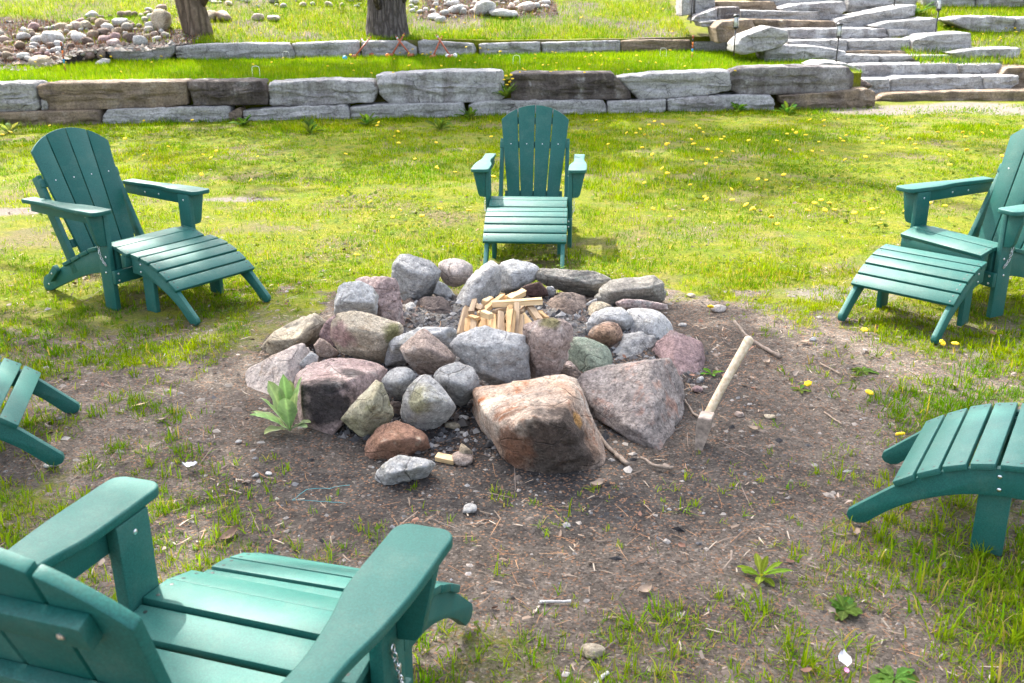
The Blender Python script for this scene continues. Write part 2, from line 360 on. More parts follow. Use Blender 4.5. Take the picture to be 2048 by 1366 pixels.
def ground_mat():
    s = NT('ground'); g = s.add('ShaderNodeNewGeometry'); v = g.outputs['Position']
    bare, ch, sand = s.attr('bare'), s.attr('char'), s.attr('sand')
    n1 = s.noise(v, 1.7, 7, 0.68); n2 = s.noise(v, 24, 7, 0.72); n3 = s.noise(v, 120, 5, 0.7)
    soil = s.mix(s.ramp(n1, [(0.35, 0.0), (0.65, 1.0)]), (0.078,0.063,0.051), (0.180,0.151,0.124))
    soil = s.mix(s.ramp(ch, [(0.0, 0.0), (0.7, 0.9)]), soil, (0.036,0.034,0.034))
    soil = s.mix(0.9, soil, s.ramp(n2, [(0.28, 0.4), (0.5, 1.0), (0.72, 1.5)]), 'MULTIPLY')
    vc = s.voro(v, 150); sc = s.add('ShaderNodeSeparateColor'); s.l(vc, sc.inputs[0])
    soil = s.mix(0.8, soil, s.ramp(sc.outputs[0], [(0.0, 0.4), (0.5, 0.95), (0.9, 1.15), (1.0, 2.3)]), 'MULTIPLY')
    soil = s.mix(s.ramp(sc.outputs[1], [(0.88, 0.0), (0.92, 0.7)]), soil, (0.24,0.13,0.075))
    that = s.mix(s.ramp(s.noise(v, 5, 5, 0.65), [(0.38, 0.0), (0.62, 1.0)]), (0.098,0.140,0.004), (0.175,0.175,0.010))
    that = s.mix(s.ramp(s.noise(v, 1.3, 4, 0.6), [(0.5, 0.0), (0.62, 0.7)]), that, (0.15,0.115,0.07))
    that = s.mix(0.9, that, s.ramp(s.noise(v, 60, 6, 0.75), [(0.3, 0.35), (0.5, 1.0), (0.7, 1.5)]), 'MULTIPLY')
    edge = s.math('ADD', bare, s.math('MULTIPLY_ADD', n2, 0.7, -0.35))
    col = s.mix(s.ramp(edge, [(0.35, 0.0), (0.65, 1.0)]), that, soil)
    ash = s.ramp(s.math('ADD', s.attr('ash'), s.math('MULTIPLY_ADD', n2, 0.6, -0.3)), [(0.35, 0.0), (0.75, 0.85)])
    col = s.mix(ash, col, s.mix(s.ramp(n3, [(0.3, 0.0), (0.7, 1.0)]), (0.055,0.053,0.052), (0.20,0.195,0.19)))
    sandc = s.mix(s.ramp(n2, [(0.3, 0.0), (0.7, 1.0)]), (0.15,0.13,0.105), (0.235,0.205,0.18))
    col = s.mix(s.ramp(s.math('ADD', sand, s.math('MULTIPLY_ADD', n2, 0.5, -0.25)), [(0.35, 0.0), (0.6, 1.0)]), col, sandc)
    h = s.math('ADD', n2, s.math('ADD', s.math('MULTIPLY', n3, 0.5), s.math('MULTIPLY', sc.outputs[0], 0.25)))
    s.bump(h, 0.9, 0.02)
    return s.done(col, 0.93, 0.15)
M['ground'] = ground_mat()

# ------------------------------------------------------------------ terrain
def line_through(a, b):
    k = (b.y-a.y)/(b.x-a.x); return lambda x: a.y + k*(x-a.x)
W1 = line_through(at_z(0, 252), at_z(1550, 220))                 # foot of the lower wall
W2 = line_through(at_z(220, 124, 0.50), at_z(1350, 106, 0.50))   # foot of the upper wall
PIT = (-0.10, 4.15)
SANDS = [at_z(1860, 218), at_z(1960, 212), at_z(1760, 222), at_z(2040, 222)]
def lawn_z(x, y):
    z = 0.018*fbm2(x, y, 1.1, 4, 3) + 0.013*fbm2(x, y, 5.5, 4, 5)
    r = np.hypot((x-PIT[0])/0.98, y-PIT[1])
    z = z - 0.06*np.exp(-((x-.1)**2 + (y-6.45)**2)/.7) + 0.045*np.exp(-((r-0.68)/0.22)**2)*(1+0.5*fbm2(x, y, 6, 3, 9)) + 0.02*np.exp(-(r/0.6)**2)
    return z
def terrace_z(x, y): return 0.43 + 0.05*np.clip(y-W1(x), 0, 9)/2.5 + 0.02*fbm2(x, y, 1.1, 3, 11)
def hill_y0(x):
    r = sstep(5.4, 6.4, x); return (W2(x) + 0.12 - 0.9*sstep(-6.2, -7.0, x))*(1-r) + (16.6 - 1.25*sstep(7.3, 7.9, x))*r
def hill_z(x, y):
    d = y - W2(x)
    left = sstep(-6.0, -7.2, x + 0.0*y)
    base = 0.75 + 0.22*np.clip(d-0.45, 0, 60) + 0.05*fbm2(x, y, 0.7, 4, 13)
    ramp = 0.50 + 0.26*np.clip(d+0.9, 0, 60)
    lx = sstep(-6.2, -7.0, x)
    z = base*(1-lx) + np.minimum(base, ramp)*lx
    r = sstep(5.4, 6.4, x); z = z*(1-r) + r*(.42 + .195*(y-15.2) + 0.04*fbm2(x, y, 0.7, 4, 13))
    return z
def bare_mask(x, y):
    fr = np.where(y > 3.75, 1.70, 1.60)
    d = np.hypot((x-0.05)/np.where(x < 0, 1.62+.4*sstep(4.6,3.9,y), 1.66), (y-3.75)/fr) + 0.42*fbm2(x, y, 1.5, 5, 21) + 0.22*fbm2(x, y, 7, 3, 22)
    m = sstep(1.22, 0.80, d)
    m2 = sstep(0.12, 0.45, fbm2(x, y, 0.75, 5, 23))*0.4          # scattered worn patches in the lawn
    near = sstep(3.2, 1.9, y)*sstep(1.25, 0.2, np.abs(x-0.25))*0.6
    return np.clip(np.maximum(np.maximum(m, m2), near), 0, 1)
def sand_mask(x, y):
    s = np.zeros_like(x)
    for p in SANDS: s = np.maximum(s, np.exp(-(((x-p.x)/0.9)**2 + ((y-p.y)/0.55)**2)))
    for (u, v, a, b) in ((30, 424, 0.5, 0.16), (470, 398, 0.45, 0.12), (2030, 700, 0.35, 0.16), (1690, 590, 0.35, 0.2)):
        p = at_z(u, v); s = np.maximum(s, 0.9*np.exp(-(((x-p.x)/a)**2 + ((y-p.y)/b)**2)))
    return s
def char_mask(x, y):
    n = .75 + .5*fbm2(x, y, 2.6, 4, 27)
    return np.clip(np.maximum(np.exp(-(np.hypot((x-.05)/1.05, (y-3.0)/.42))**3), CH0(x, y))*n, 0, 1)
def CH0(x, y): return np.exp(-(np.hypot((x-0.02)/1.0, (y-3.75)/1.05))**4)

def spread(lo, hi, core_lo, core_hi, d, grow):
    c = list(np.arange(core_lo, core_hi, d)); s = d; v = core_hi
    while v < hi: c.append(v); s *= grow; v += s
    c.append(hi); s = d; v = core_lo - d
    while v > lo: c.insert(0, v); s *= grow; v -= s
    c.insert(0, lo); return np.array(c)
def sheet(name, xs, ys_fn, zf, lab=None):
    """grid whose rows run from ys_fn(x,0) to ys_fn(x,1)"""
    t = lab; nx, ny = len(xs), len(t)
    X = np.repeat(xs[:,None], ny, 1); Y = ys_fn(X, np.repeat(t[None,:], nx, 0))
    x, y = X.ravel(), Y.ravel(); z = zf(x, y)
    i = np.arange(nx*ny).reshape(nx, ny)
    F = np.stack([i[:-1,:-1], i[1:,:-1], i[1:,1:], i[:-1,1:]], -1).reshape(-1, 4)
    return x, y, z, F
def drop_front(x, y, z, nx, ny, dz):
    z = z.reshape(nx, ny).copy(); y = y.reshape(nx, ny).copy(); z[:,0] = z[:,1] - dz; y[:,0] = y[:,1] - .004; return y.ravel(), z.ravel()
def ground_obj(name, x, y, z, F, bare, char, sand):
    me = raw_mesh(name, np.stack([x,y,z],1), F, True, (M['ground'],), {'bare': bare, 'char': char, 'sand': sand, 'ash': np.exp(-(np.hypot(x-PIT[0], y-PIT[1]-.25)/.62)**4)})
    return tag(link(name, me), kind='structure')
xs = spread(-70, 70, -3.2, 3.2, 0.026, 1.045)
yy = [0.6]
while yy[-1] < 6.5: yy.append(yy[-1] + 0.020 + 0.0035*yy[-1])
while yy[-1] < 18: yy.append(yy[-1]*1.018)
tt = np.array([-60., -30, -14, -7, -3.5, -1.6, -0.6, 0.1, 0.35] + yy)
x, y, z, F = sheet('lawn', xs, lambda X, T: np.minimum(T, W1(X)+1.6), lawn_z, tt)
ground_obj('lawn', x, y, z, F, np.maximum(bare_mask(x, y), sstep(5.6, 4.0, y)*np.clip(.72+.5*fbm2(x, y, 2.5, 4, 25), 0, 1)), char_mask(x, y), sand_mask(x, y))
xs2 = spread(-70, 70, -8, 9, 0.09, 1.08)
x, y, z, F = sheet('terrace', xs2, lambda X, T: (W1(X)+0.22)*(1-T) + (W2(X)+0.3)*T, terrace_z, np.linspace(0, 1, 40)); y, z = drop_front(x, y, z, len(xs2), 40, .8)
k_ = x > 5.4
terr_end = at_z(1700, 130, 0.5).x
keep = (x[F].max(1) < terr_end)
ground_obj('terrace', x, y, z, F[keep], np.clip(0.25+0.5*fbm2(x, y, 1.0, 4, 31), 0, 1)*0.8, 0*x, 0*x)
x, y, z, F = sheet('hillside', xs2, lambda X, T: hill_y0(X) + T**1.7*60, hill_z, np.linspace(0, 1, 150)); y, z = drop_front(x, y, z, len(xs2), 150, 1.2)
HB = np.clip(0.30 + 1.1*fbm2(x, y, 0.8, 5, 33), 0, 1)
RUB = lambda x, y: ((x < -5.2) & (y - W2(x) < 2.2 - .28*(x+9)) & (x > -10)) | ((x > -1.7) & (x < .9) & (y > W2(x)+1.9))
RB = RUB(x, y); HB = np.where(RB, 1.0, HB)
ground_obj('hillside', x, y, z, F, HB, np.where(RB, .75, 0), 0*x)

# ------------------------------------------------------------------ rocks
_ico = {}
def ico(sub):
    if sub not in _ico:
        b = bmesh.new(); bmesh.ops.create_icosphere(b, subdivisions=sub, radius=1)
        b.verts.ensure_lookup_table()
        _ico[sub] = (np.array([v.co[:] for v in b.verts]), np.array([[v.index for v in f.verts] for f in b.faces])); b.free()
    return _ico[sub]
def rock_mesh(name, P, sub=4, p=16, cuts=8, amp=0.012, seed=0, freq=1.0, cutlo=0.9, chips=0, strat=0.0):
    """a stone: convex hull of P with extra chipped facets, softly rounded edges and rough relief.  returns mesh, centre"""
    P = np.asarray(P, float); lo, hi = P.min(0), P.max(0); c = P.mean(0)*.75 + (lo+hi)/2*.25; e = np.maximum(hi-c, c-lo) + 1e-6
    Q = (P-c)/e
    b = bmesh.new()
    for q in Q: b.verts.new(q)
    bmesh.ops.convex_hull(b, input=b.verts)
    N, H = [], []
    for f in b.faces:
        f.normal_update(); n = np.array(f.normal[:])
        h = n @ np.array(f.verts[0].co[:])
        if h < 0: n, h = -n, -h
        N.append(n); H.append(max(h, 0.06))
    b.free()
    r = np.random.default_rng(seed)
    for _ in range(cuts):
        d = r.normal(size=3); d /= np.linalg.norm(d)
        h = (Q @ d).max(); N.append(d); H.append(h*r.uniform(cutlo, 0.99))
    Ns, Hs = np.array(N), np.array(H)
    for _ in range(chips):                      # split faces: planes tilted a little against the face they cut
        d = r.normal(size=3); d /= np.linalg.norm(d); tt = d @ Ns.T; ds = np.where(tt > .05, Hs/np.clip(tt, .05, None), 99); k = np.argmin(ds)
        m_ = Ns[k] + r.normal(size=3)*.13; m_ /= np.linalg.norm(m_)
        if m_ @ d > .2: N.append(m_); H.append((m_ @ d)*ds[k]*r.uniform(.985, 1.02))
    N, H = np.array(N), np.array(H)
    D, F = ico(sub)
    q = np.clip(D @ N.T, 0, None)/H
    rad = (q**p).sum(1)**(-1.0/p)
    V = D*rad[:,None]*e
    V = V*np.clip(((hi-lo)/(V.max(0)-V.min(0))).mean()*1.015, 1, 1.06)
    L = float(np.mean(e))
    fr = freq/max(L, 1e-3)
    a = amp*math.sqrt(L*0.15)/0.15 if L > .15 else amp*L/0.15
    off = r.uniform(-50, 50, 3)
    nrm = D/e; nrm /= np.linalg.norm(nrm, axis=1)[:,None]
    n1 = fbm(V*fr*1.1 + off, 3, seed % 97); n2 = fbm(V*fr*4.2 + off, 4, seed % 89 + 3, 0.6)
    ter = np.round(n1*3.2)/3.2
    n3 = fbm(V*fr*np.array([2.2,2.2,3.4]) + off + 31, 3, seed % 83 + 7)      # broken ledges: sharp steps in the face
    led = np.floor(n3*4.0 + .5)/4.0 + .25*np.clip((n3*4.0+.5) % 1.0, .75, 1.0)
    if p > 40:
        n4 = fbm(V*fr*np.array([1.4,1.4,2.0]) + off + 63, 2, seed % 71 + 11); V = V - nrm*(a*1.5*np.clip(1-np.abs(n4)*7, 0, 1)*sstep(-.1, .25, n1))[:,None]      # fracture grooves
    V = V + nrm*(a*(0.3*n1 + 0.25*ter + 0.65*n2 + (.8 if p > 40 else .3)*led))[:,None]
    if strat:
        s1 = fbm(V*np.array([1.3,1.3,9.0]) + off, 3, 5); s2 = fbm(V*np.array([3.5,3.5,6.0]) + off + 7, 3, 6)
        led = np.round((s1 + .6*s2)*3.0)/3.0
        V[:,1] -= strat*(led + .5*s2)*sstep(.2, .8, -nrm[:,1])
    return raw_mesh(name, V, F, True), Vector(c)
def rock_points(pts, Y, ridge=(), depth=None, front=0.35, back=0.6, tilt=0.0):
    """photo outline -> points in space at its own distance; ridge: (u, v, metres towards the viewer)"""
    P3 = []
    for u, v in pts:
        q = at_y(u, v, Y); ys_ = np.arange(Y-.9, Y, .03); rx, rz = ray(u, v)
        hit = np.nonzero(CAMH + rz*ys_ <= lawn_z(rx*ys_, ys_))[0]
        if len(hit): q = at_y(u, v, ys_[hit[0]] + 0.04)          # the outline meets the soil here: the stone's foot
        P3.append(q)
    c = sum(P3, Vector())/len(P3); wid = max(p.x for p in P3)-min(p.x for p in P3); hgt = max(p.z for p in P3)-min(p.z for p in P3)
    dp = depth if depth is not None else 0.55*(wid+hgt)/2
    eye = Vector((0,0,CAMH)); out = []
    for q in P3:
        # tops lean away, feet lean towards the viewer
        k = tilt*(q.z-c.z)
        dv = (q-eye)/Y
        out.append(q + dv*k)
        o2 = c + (q-c)*0.80 + dv*(-dp*front*0.8)
        if not ridge: out.append(o2 + dv*k)
        o3 = c + (q-c)*0.80 + dv*(dp*back) ; out.append(o3 + dv*k)
    for (u, v, m) in ridge:
        q = at_y(u, v, Y); out.append(q - (q-eye)/Y*m)
    return [tuple(p) for p in out]

CA = lambda L: [(480+0.3807*a, 480+0.3807*b) for a, b in L]
CB = lambda L: [(900+0.3805*a, 480+0.3805*b) for a, b in L]
def cr(L, side):
    o = 480 if side == 'A' else 900
    return [(o+0.3806*a, 480+0.3806*b, m) for a, b, m in L]
GR = 'rocks piled in the fire ring'
FR = [  # side, outline, distance, material, label, options
 ('A',[(830,90),(905,82),(1000,115),(1045,165),(1035,215),(1000,295),(905,320),(850,305),(795,215),(810,120)],4.98,'bluegrey','blocky blue grey rock standing at the back left of the fire ring',dict(ridge=[(835,150,.10),(985,190,.12),(900,300,.08)],sub=5)),
 ('A',[(1040,120),(1080,100),(1160,98),(1215,125),(1225,170),(1205,220),(1130,250),(1080,235),(1045,180)],5.06,'whitepink','rounded cream boulder with a crack, beside the blocky blue grey back rock',dict(p=9,ridge=[(1130,180,.11)])),
 ('A',[(1045,205),(1090,235),(1132,295),(1110,318),(1045,308),(1008,275)],4.9,'bluegrey','small grey wedge stone tucked below the rounded cream boulder',dict()),
 ('B',[(145,140),(215,105),(255,150),(270,260),(250,290),(160,310),(75,370),(30,340),(25,290),(50,260),(120,200)],4.9,'grey','tall leaning grey rock directly behind the kindling',dict(ridge=[(60,290,.08),(215,190,.10)])),
 ('B',[(270,125),(330,108),(420,118),(468,160),(460,190),(400,240),(330,275),(275,265),(262,200)],5.14,'tan','square pale buff rock in front of the back chair footrest',dict(ridge=[(332,190,.10),(330,250,.10)],mat='pale')),
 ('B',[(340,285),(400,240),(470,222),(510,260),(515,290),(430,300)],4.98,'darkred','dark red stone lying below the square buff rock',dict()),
 ('B',[(505,240),(540,245),(558,270),(545,300),(515,290)],5.0,'grey','little grey stone under the left end of the long layered slab',dict(sub=3)),
 ('B',[(465,185),(490,158),(560,165),(660,155),(740,165),(830,205),(815,240),(770,270),(745,300),(690,300),(600,270),(510,235),(470,210)],5.12,'layer','long flat layered grey green slab on the back edge of the ring',dict(ridge=[(560,200,.08),(740,230,.08)],freq=1.5,sub=5)),
 ('B',[(800,255),(850,215),(950,195),(1060,190),(1110,220),(1125,275),(1110,330),(1020,325),(900,330),(820,345),(775,320),(775,290)],4.95,'layer','broad layered grey brown rock at the back right of the ring',dict(ridge=[(860,270,.12),(1040,250,.14)],sub=5)),
 ('B',[(880,330),(920,312),(1020,318),(1130,340),(1135,370),(1000,368),(900,360)],4.75,'pinkgran','flat pinkish slab wedged under the broad layered rock',dict()),
 ('B',[(720,370),(740,330),(790,320),(850,345),(845,375),(790,395),(740,420),(718,400)],4.68,'tan','tan rounded rock at the inner right side of the ash bed',dict(p=9)),
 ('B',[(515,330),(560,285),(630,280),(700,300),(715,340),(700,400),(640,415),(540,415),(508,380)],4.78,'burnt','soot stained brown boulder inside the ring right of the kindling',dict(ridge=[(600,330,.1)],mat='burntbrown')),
 ('B',[(700,345),(770,300),(778,322),(720,362)],4.75,'bluegrey','thin grey splinter of rock beside the soot stained boulder',dict(sub=3)),
 ('B',[(722,440),(760,385),(840,358),(920,355),(955,400),(945,450),(910,495),(880,470),(800,440),(725,475)],4.38,'pale','angular white rock above the small orange stone',dict(ridge=[(830,410,.10),(900,430,.11)])),
 ('B',[(925,365),(1020,355),(1100,375),(1160,430),(1180,475),(1130,520),(1090,535),(1060,510),(1000,500),(920,490),(930,440)],4.46,'grey','smooth light grey egg shaped boulder on the right of the ring',dict(p=8,ridge=[(1060,430,.14)],mat='pale',sub=5,amp=.007)),
 ('B',[(725,490),(750,455),(830,425),(885,440),(912,510),(905,545),(850,573),(800,545),(725,515)],4.2,'orange','small orange granite stone on top of the right pile',dict(p=9,ridge=[(830,490,.09)])),
 ('B',[(850,570),(905,545),(915,495),(1010,490),(1070,500),(1075,540),(1060,590),(1000,620),(920,655),(860,650)],4.2,'whitelayer','white layered stone with splintered edges below the egg shaped boulder',dict(ridge=[(960,560,.1)],freq=1.6,amp=.016)),
 ('B',[(625,560),(650,510),(740,520),(830,565),(852,610),(850,680),(820,720),(740,720),(680,690),(625,640)],4.0,'green','rounded green rock on the right front of the pile',dict(p=10,ridge=[(720,590,.10),(770,640,.12)],sub=5)),
 ('B',[(1080,560),(1130,520),(1180,475),(1240,505),(1310,545),(1340,585),(1348,650),(1310,700),(1260,745),(1190,755),(1160,700),(1110,620),(1075,590)],4.12,'purple','purple red granite boulder at the far right of the ring',dict(ridge=[(1150,640,.12),(1290,620,.12)],sub=5)),
 ('B',[(395,460),(450,430),(520,410),(590,412),(630,470),(630,530),(600,640),(560,710),(510,770),(490,790),(430,730),(405,640),(390,560)],3.72,'brownred','upright tapering pinkish brown rock with a mossy top at the front',dict(ridge=[(470,520,.09),(560,560,.10),(480,720,.06)],sub=5,patches=[((530,425),.05,(.16,.15,.045),.8)])),
 ('B',[(20,545),(60,510),(140,475),(190,468),(280,490),(380,515),(395,570),(415,700),(405,760),(375,795),(340,790),(330,745),(240,760),(170,720),(90,630),(30,590)],3.68,'grey','large pale blue grey slab leaning in front of the kindling',dict(ridge=[(110,560,.07),(330,600,.10),(230,740,.05)],sub=5,mat='bluepale')),
 ('A',[(1030,710),(1060,670),(1150,652),(1245,690),(1262,770),(1240,820),(1160,865),(1110,840),(1035,770)],3.5,'bluegrey','fist shaped grey rock below the large leaning slab',dict(ridge=[(1070,740,.08),(1190,770,.10)])),
 ('B',[(570,690),(600,650),(660,675),(692,705),(690,755),(660,760),(600,740)],3.85,'brownred','small dark brown rock wedged between tapering rock and green rock',dict(mat='burntbrown')),
 ('B',[(140,830),(170,785),(290,768),(400,775),(500,765),(590,722),(640,740),(700,800),(740,870),(770,980),(800,1080),(805,1160),(770,1235),(600,1230),(480,1240),(370,1225),(310,1170),(240,1060),(190,990),(140,920)],3.42,'orange','huge rusty orange granite boulder at the front of the ring',dict(ridge=[(200,915,.26),(300,985,.36),(450,940,.40),(560,1000,.42),(640,930,.38),(715,985,.34),(300,790,.10),(560,800,.12),(400,1190,.32),(620,1200,.33),(270,1090,.28)],sub=6,mat='bigorange',depth=.42,patches=[((600,1120),.21,(.055,.042,.035),.9),((330,1100),.10,(.20,.09,.05),.8),((520,1040),.07,(.10,.07,.055),.7),((690,940),.035,(.42,.22,.06),.8)])),  # large dark patch puts the lower face's shade into the colour, with dirt
 ('B',[(690,760),(720,720),(850,680),(960,650),(1080,590),(1140,650),(1200,770),(1215,880),(1190,960),(1130,1080),(1100,1130),(1040,1110),(930,1060),(830,1020),(780,970),(790,920),(740,850)],3.62,'pinkgran','big striped pink and grey boulder beside the axe',dict(ridge=[(1035,760,.22),(1065,910,.32),(1085,1010,.36),(800,930,.22),(960,965,.34),(720,800,.10),(820,1000,.26),(1180,930,.2)],sub=6,mat='striped',depth=.42)),
 ('A',[(495,385),(505,320),(530,235),(620,218),(690,250),(722,300),(705,390),(560,398)],4.36,'pale','chalky white rock on the left rim, beside the pink faced one',dict(ridge=[(520,330,.08),(690,330,.08)],sub=5)),
 ('A',[(600,230),(640,208),(740,200),(815,215),(850,290),(880,430),(860,452),(790,430),(690,390),(640,300)],4.47,'pinkgran','pink rock with a dark shaded face behind the chalky white one',dict(ridge=[(720,290,.1),(720,380,.1)],sub=5)),
 ('A',[(500,430),(525,400),(610,380),(690,390),(760,420),(855,455),(800,490),(778,560),(770,645),(700,640),(590,600),(535,590),(495,520)],4.02,'tan','big tan rock with a pink left end and green lichen stain',dict(ridge=[(590,480,.12),(740,480,.11),(720,600,.09)],sub=5,mat='paletan',patches=[((520,500),.085,(.42,.27,.25),.9),((800,490),.055,(.17,.17,.05),.8)])),
 ('A',[(415,500),(450,430),(500,395),(505,500),(500,570),(440,545)],4.22,'brownred','shadowed purple brown rock left of the tan and pink rock',dict(mat='purple')),
 ('A',[(125,560),(145,510),(250,415),(380,388),(440,435),(420,500),(390,545),(300,580),(170,610)],4.3,'tan','wedge shaped tan rock lying alone at the left edge of the ring',dict(ridge=[(170,520,.10),(290,450,.13),(310,530,.14)],sub=5)),
 ('A',[(388,555),(420,520),(450,525),(520,590),(505,615),(450,625),(400,595)],4.08,'brownred','small reddish brown rock behind the cream boulder',dict()),
 ('A',[(38,700),(80,660),(200,580),(330,552),(380,570),(385,610),(310,655),(330,690),(250,740),(200,850),(150,885),(85,840),(75,760)],3.92,'whitepink','long cream and pink boulder at the left behind the leafy plant',dict(ridge=[(120,720,.12),(240,660,.14)],sub=5)),
 ('A',[(310,650),(370,590),(410,610),(405,640),(340,682)],3.84,'pale','small white chip perched on the long cream boulder',dict(sub=3)),
 ('A',[(255,760),(340,680),(480,640),(600,640),(700,665),(760,690),(700,730),(640,850),(600,930),(610,1020),(560,1050),(420,1020),(340,985),(300,910),(280,830)],3.66,'pinkgran','large pink boulder with a black scorched face beside the leafy plant',dict(ridge=[(330,770,.24),(450,760,.28),(580,760,.26),(340,900,.26),(540,920,.30)],sub=6,depth=.4,mat='bigpink',patches=[((450,850),.135,(.022,.02,.021),.92),((590,690),.06,(.05,.045,.045),.8),((330,730),.02,(.1,.06,.05),.6)])),
 ('A',[(540,930),(630,830),(720,720),(745,740),(765,800),(795,910),(770,960),(665,1032),(600,990)],3.32,'moss','upright olive lichen stained wedge right of the scorched boulder',dict(ridge=[(700,820,.08),(690,940,.09)],sub=5)),
 ('A',[(740,740),(790,680),(850,662),(910,680),(930,720),(880,790),(850,845),(790,820),(755,780)],3.52,'grey','round grey cobble resting above the olive lichen wedge',dict(p=8,ridge=[(830,750,.1)],mat='bluegrey')),
 ('A',[(845,900),(870,800),(920,740),(985,705),(1030,740),(1060,800),(1135,880),(1080,960),(990,1005),(900,985),(850,940)],3.36,'pale','rounded white rock with a greenish stain, left of the orange boulder',dict(p=11,ridge=[(960,850,.12),(1040,840,.1)],sub=5,patches=[((920,850),.075,(.33,.31,.15),.75)])),
 ('A',[(775,640),(785,540),(830,470),(900,455),(1110,455),(1120,500),(1105,560),(1050,590),(900,640),(830,668),(780,662)],3.98,'pale','white block behind the red brown cube on the front rim',dict(ridge=[(820,560,.08),(1060,500,.08)],sub=5)),
 ('A',[(845,575),(900,520),(960,480),(985,485),(1060,550),(1132,615),(1120,640),(1020,700),(935,715),(900,650)],3.66,'brownred','tilted red brown cube of rock on top of the front pile',dict(ridge=[(890,590,.08),(1080,625,.08),(985,580,.11)],p=22)),
 ('A',[(770,850),(840,845),(852,950),(800,955)],3.46,'brownred','dark brown block squeezed between the lichen wedge and white rock',dict(sub=3,mat='burntbrown')),
 ('A',[(665,1050),(720,990),(830,958),(900,985),(980,1040),(990,1110),(940,1150),(800,1150),(740,1180),(670,1165)],3.22,'orange','low rust red and orange rock half sunk in the soil',dict(ridge=[(760,1060,.1),(920,1060,.1)],sub=5,mat='rustrock')),
 ('A',[(725,1240),(740,1180),(800,1135),(900,1145),(970,1145),(1012,1180),(985,1235),(900,1280),(770,1310),(728,1300)],3.0,'pale','whitish grey rock lying foremost in front of the ring',dict(ridge=[(800,1220,.08),(960,1200,.06)],sub=5)),
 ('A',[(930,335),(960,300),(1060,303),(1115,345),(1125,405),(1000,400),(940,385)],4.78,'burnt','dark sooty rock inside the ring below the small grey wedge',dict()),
 ('A',[(868,345),(900,320),(930,350),(925,395),(880,390)],4.74,'bluegrey','small grey block inside the ring beside the dark sooty rock',dict(sub=3)),
]
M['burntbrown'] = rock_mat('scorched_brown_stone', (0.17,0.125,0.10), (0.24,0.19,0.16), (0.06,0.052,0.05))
M['bluepale'] = rock_mat('pale_blue_grey_stone', (0.59,0.58,0.565), (0.45,0.445,0.435), (0.63,0.61,0.575), big=4)
M['paletan'] = rock_mat('pale_tan_stone', (0.56,0.485,0.37), (0.48,0.40,0.29), (0.36,0.27,0.18))
M['striped'] = rock_mat('striped_pink_gneiss', (0.43,0.38,0.35), (0.34,0.285,0.26), (0.47,0.285,0.22), band=0.5, band_rot=(0.2,-0.35,0.2), spk=0.7, sp_scale=130)
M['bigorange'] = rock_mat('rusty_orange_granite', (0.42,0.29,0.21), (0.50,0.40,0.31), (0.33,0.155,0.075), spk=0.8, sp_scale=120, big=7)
M['rustrock'] = rock_mat('rust_red_stone', (0.36,0.20,0.13), (0.29,0.17,0.125), (0.48,0.39,0.30), big=8)
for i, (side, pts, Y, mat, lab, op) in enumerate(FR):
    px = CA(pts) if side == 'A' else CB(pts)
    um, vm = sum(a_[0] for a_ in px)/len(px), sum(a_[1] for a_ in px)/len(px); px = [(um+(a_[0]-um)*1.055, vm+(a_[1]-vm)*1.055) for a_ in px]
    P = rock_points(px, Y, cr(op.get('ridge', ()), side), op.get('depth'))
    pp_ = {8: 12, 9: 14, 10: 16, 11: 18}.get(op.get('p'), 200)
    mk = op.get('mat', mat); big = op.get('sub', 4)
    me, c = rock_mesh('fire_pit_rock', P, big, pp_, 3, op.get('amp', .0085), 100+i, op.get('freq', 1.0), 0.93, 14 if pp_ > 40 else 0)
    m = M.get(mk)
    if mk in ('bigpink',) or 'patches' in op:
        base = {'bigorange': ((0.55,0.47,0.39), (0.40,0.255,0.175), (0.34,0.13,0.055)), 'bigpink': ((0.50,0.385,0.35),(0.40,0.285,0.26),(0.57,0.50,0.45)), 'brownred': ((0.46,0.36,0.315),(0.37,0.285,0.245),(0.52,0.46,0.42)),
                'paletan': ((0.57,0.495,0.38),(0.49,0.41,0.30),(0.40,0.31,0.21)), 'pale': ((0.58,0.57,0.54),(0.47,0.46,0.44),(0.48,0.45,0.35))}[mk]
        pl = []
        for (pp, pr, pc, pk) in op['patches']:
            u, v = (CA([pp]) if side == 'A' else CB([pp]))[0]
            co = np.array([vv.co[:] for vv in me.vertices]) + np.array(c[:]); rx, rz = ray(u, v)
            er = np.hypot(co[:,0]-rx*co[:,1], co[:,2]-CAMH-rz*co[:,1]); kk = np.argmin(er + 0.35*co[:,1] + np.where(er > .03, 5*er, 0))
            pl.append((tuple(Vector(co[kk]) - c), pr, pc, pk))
        m = rock_mat('stained_shaded_stone', *base, patches=pl, spk=0.65)
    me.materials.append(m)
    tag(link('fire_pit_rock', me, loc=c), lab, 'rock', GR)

rf = random.Random(31)
for i, (u, v) in enumerate([(655,690),(700,716),(640,738),(745,742),(690,735),(905,850),(800,812),(930,760),(1140,735),(1190,745),(1010,600),(820,610),(850,625),(1120,640),(1170,620),(1165,655),(930,905),(1150,770),(885,600),(1060,585),(1240,700),(715,690)]):
    q = at_z(u, v, .03); sz = rf.uniform(.028, .055); r = np.random.default_rng(950+i); P = r.normal(size=(14,3)); P /= np.linalg.norm(P, axis=1)[:,None]; P *= sz*np.array([1.1,.9,.75])
    me, c = rock_mesh('wedged_stone', P, 3, 90, 3, .008, 950+i); me.materials.append(M[rf.choice(['grey','bluegrey','brownred','burntbrown','pinkgran','tan'])])
    side_ = 'left front' if u < 760 and v > 680 else 'right side' if u > 1100 else 'inside by the kindling' if v < 660 else 'centre front'
    tag(link('wedged_stone', me, loc=q), 'small broken stone in a gap of the ring, ' + side_, 'stone', 'small stones wedged in the ring')
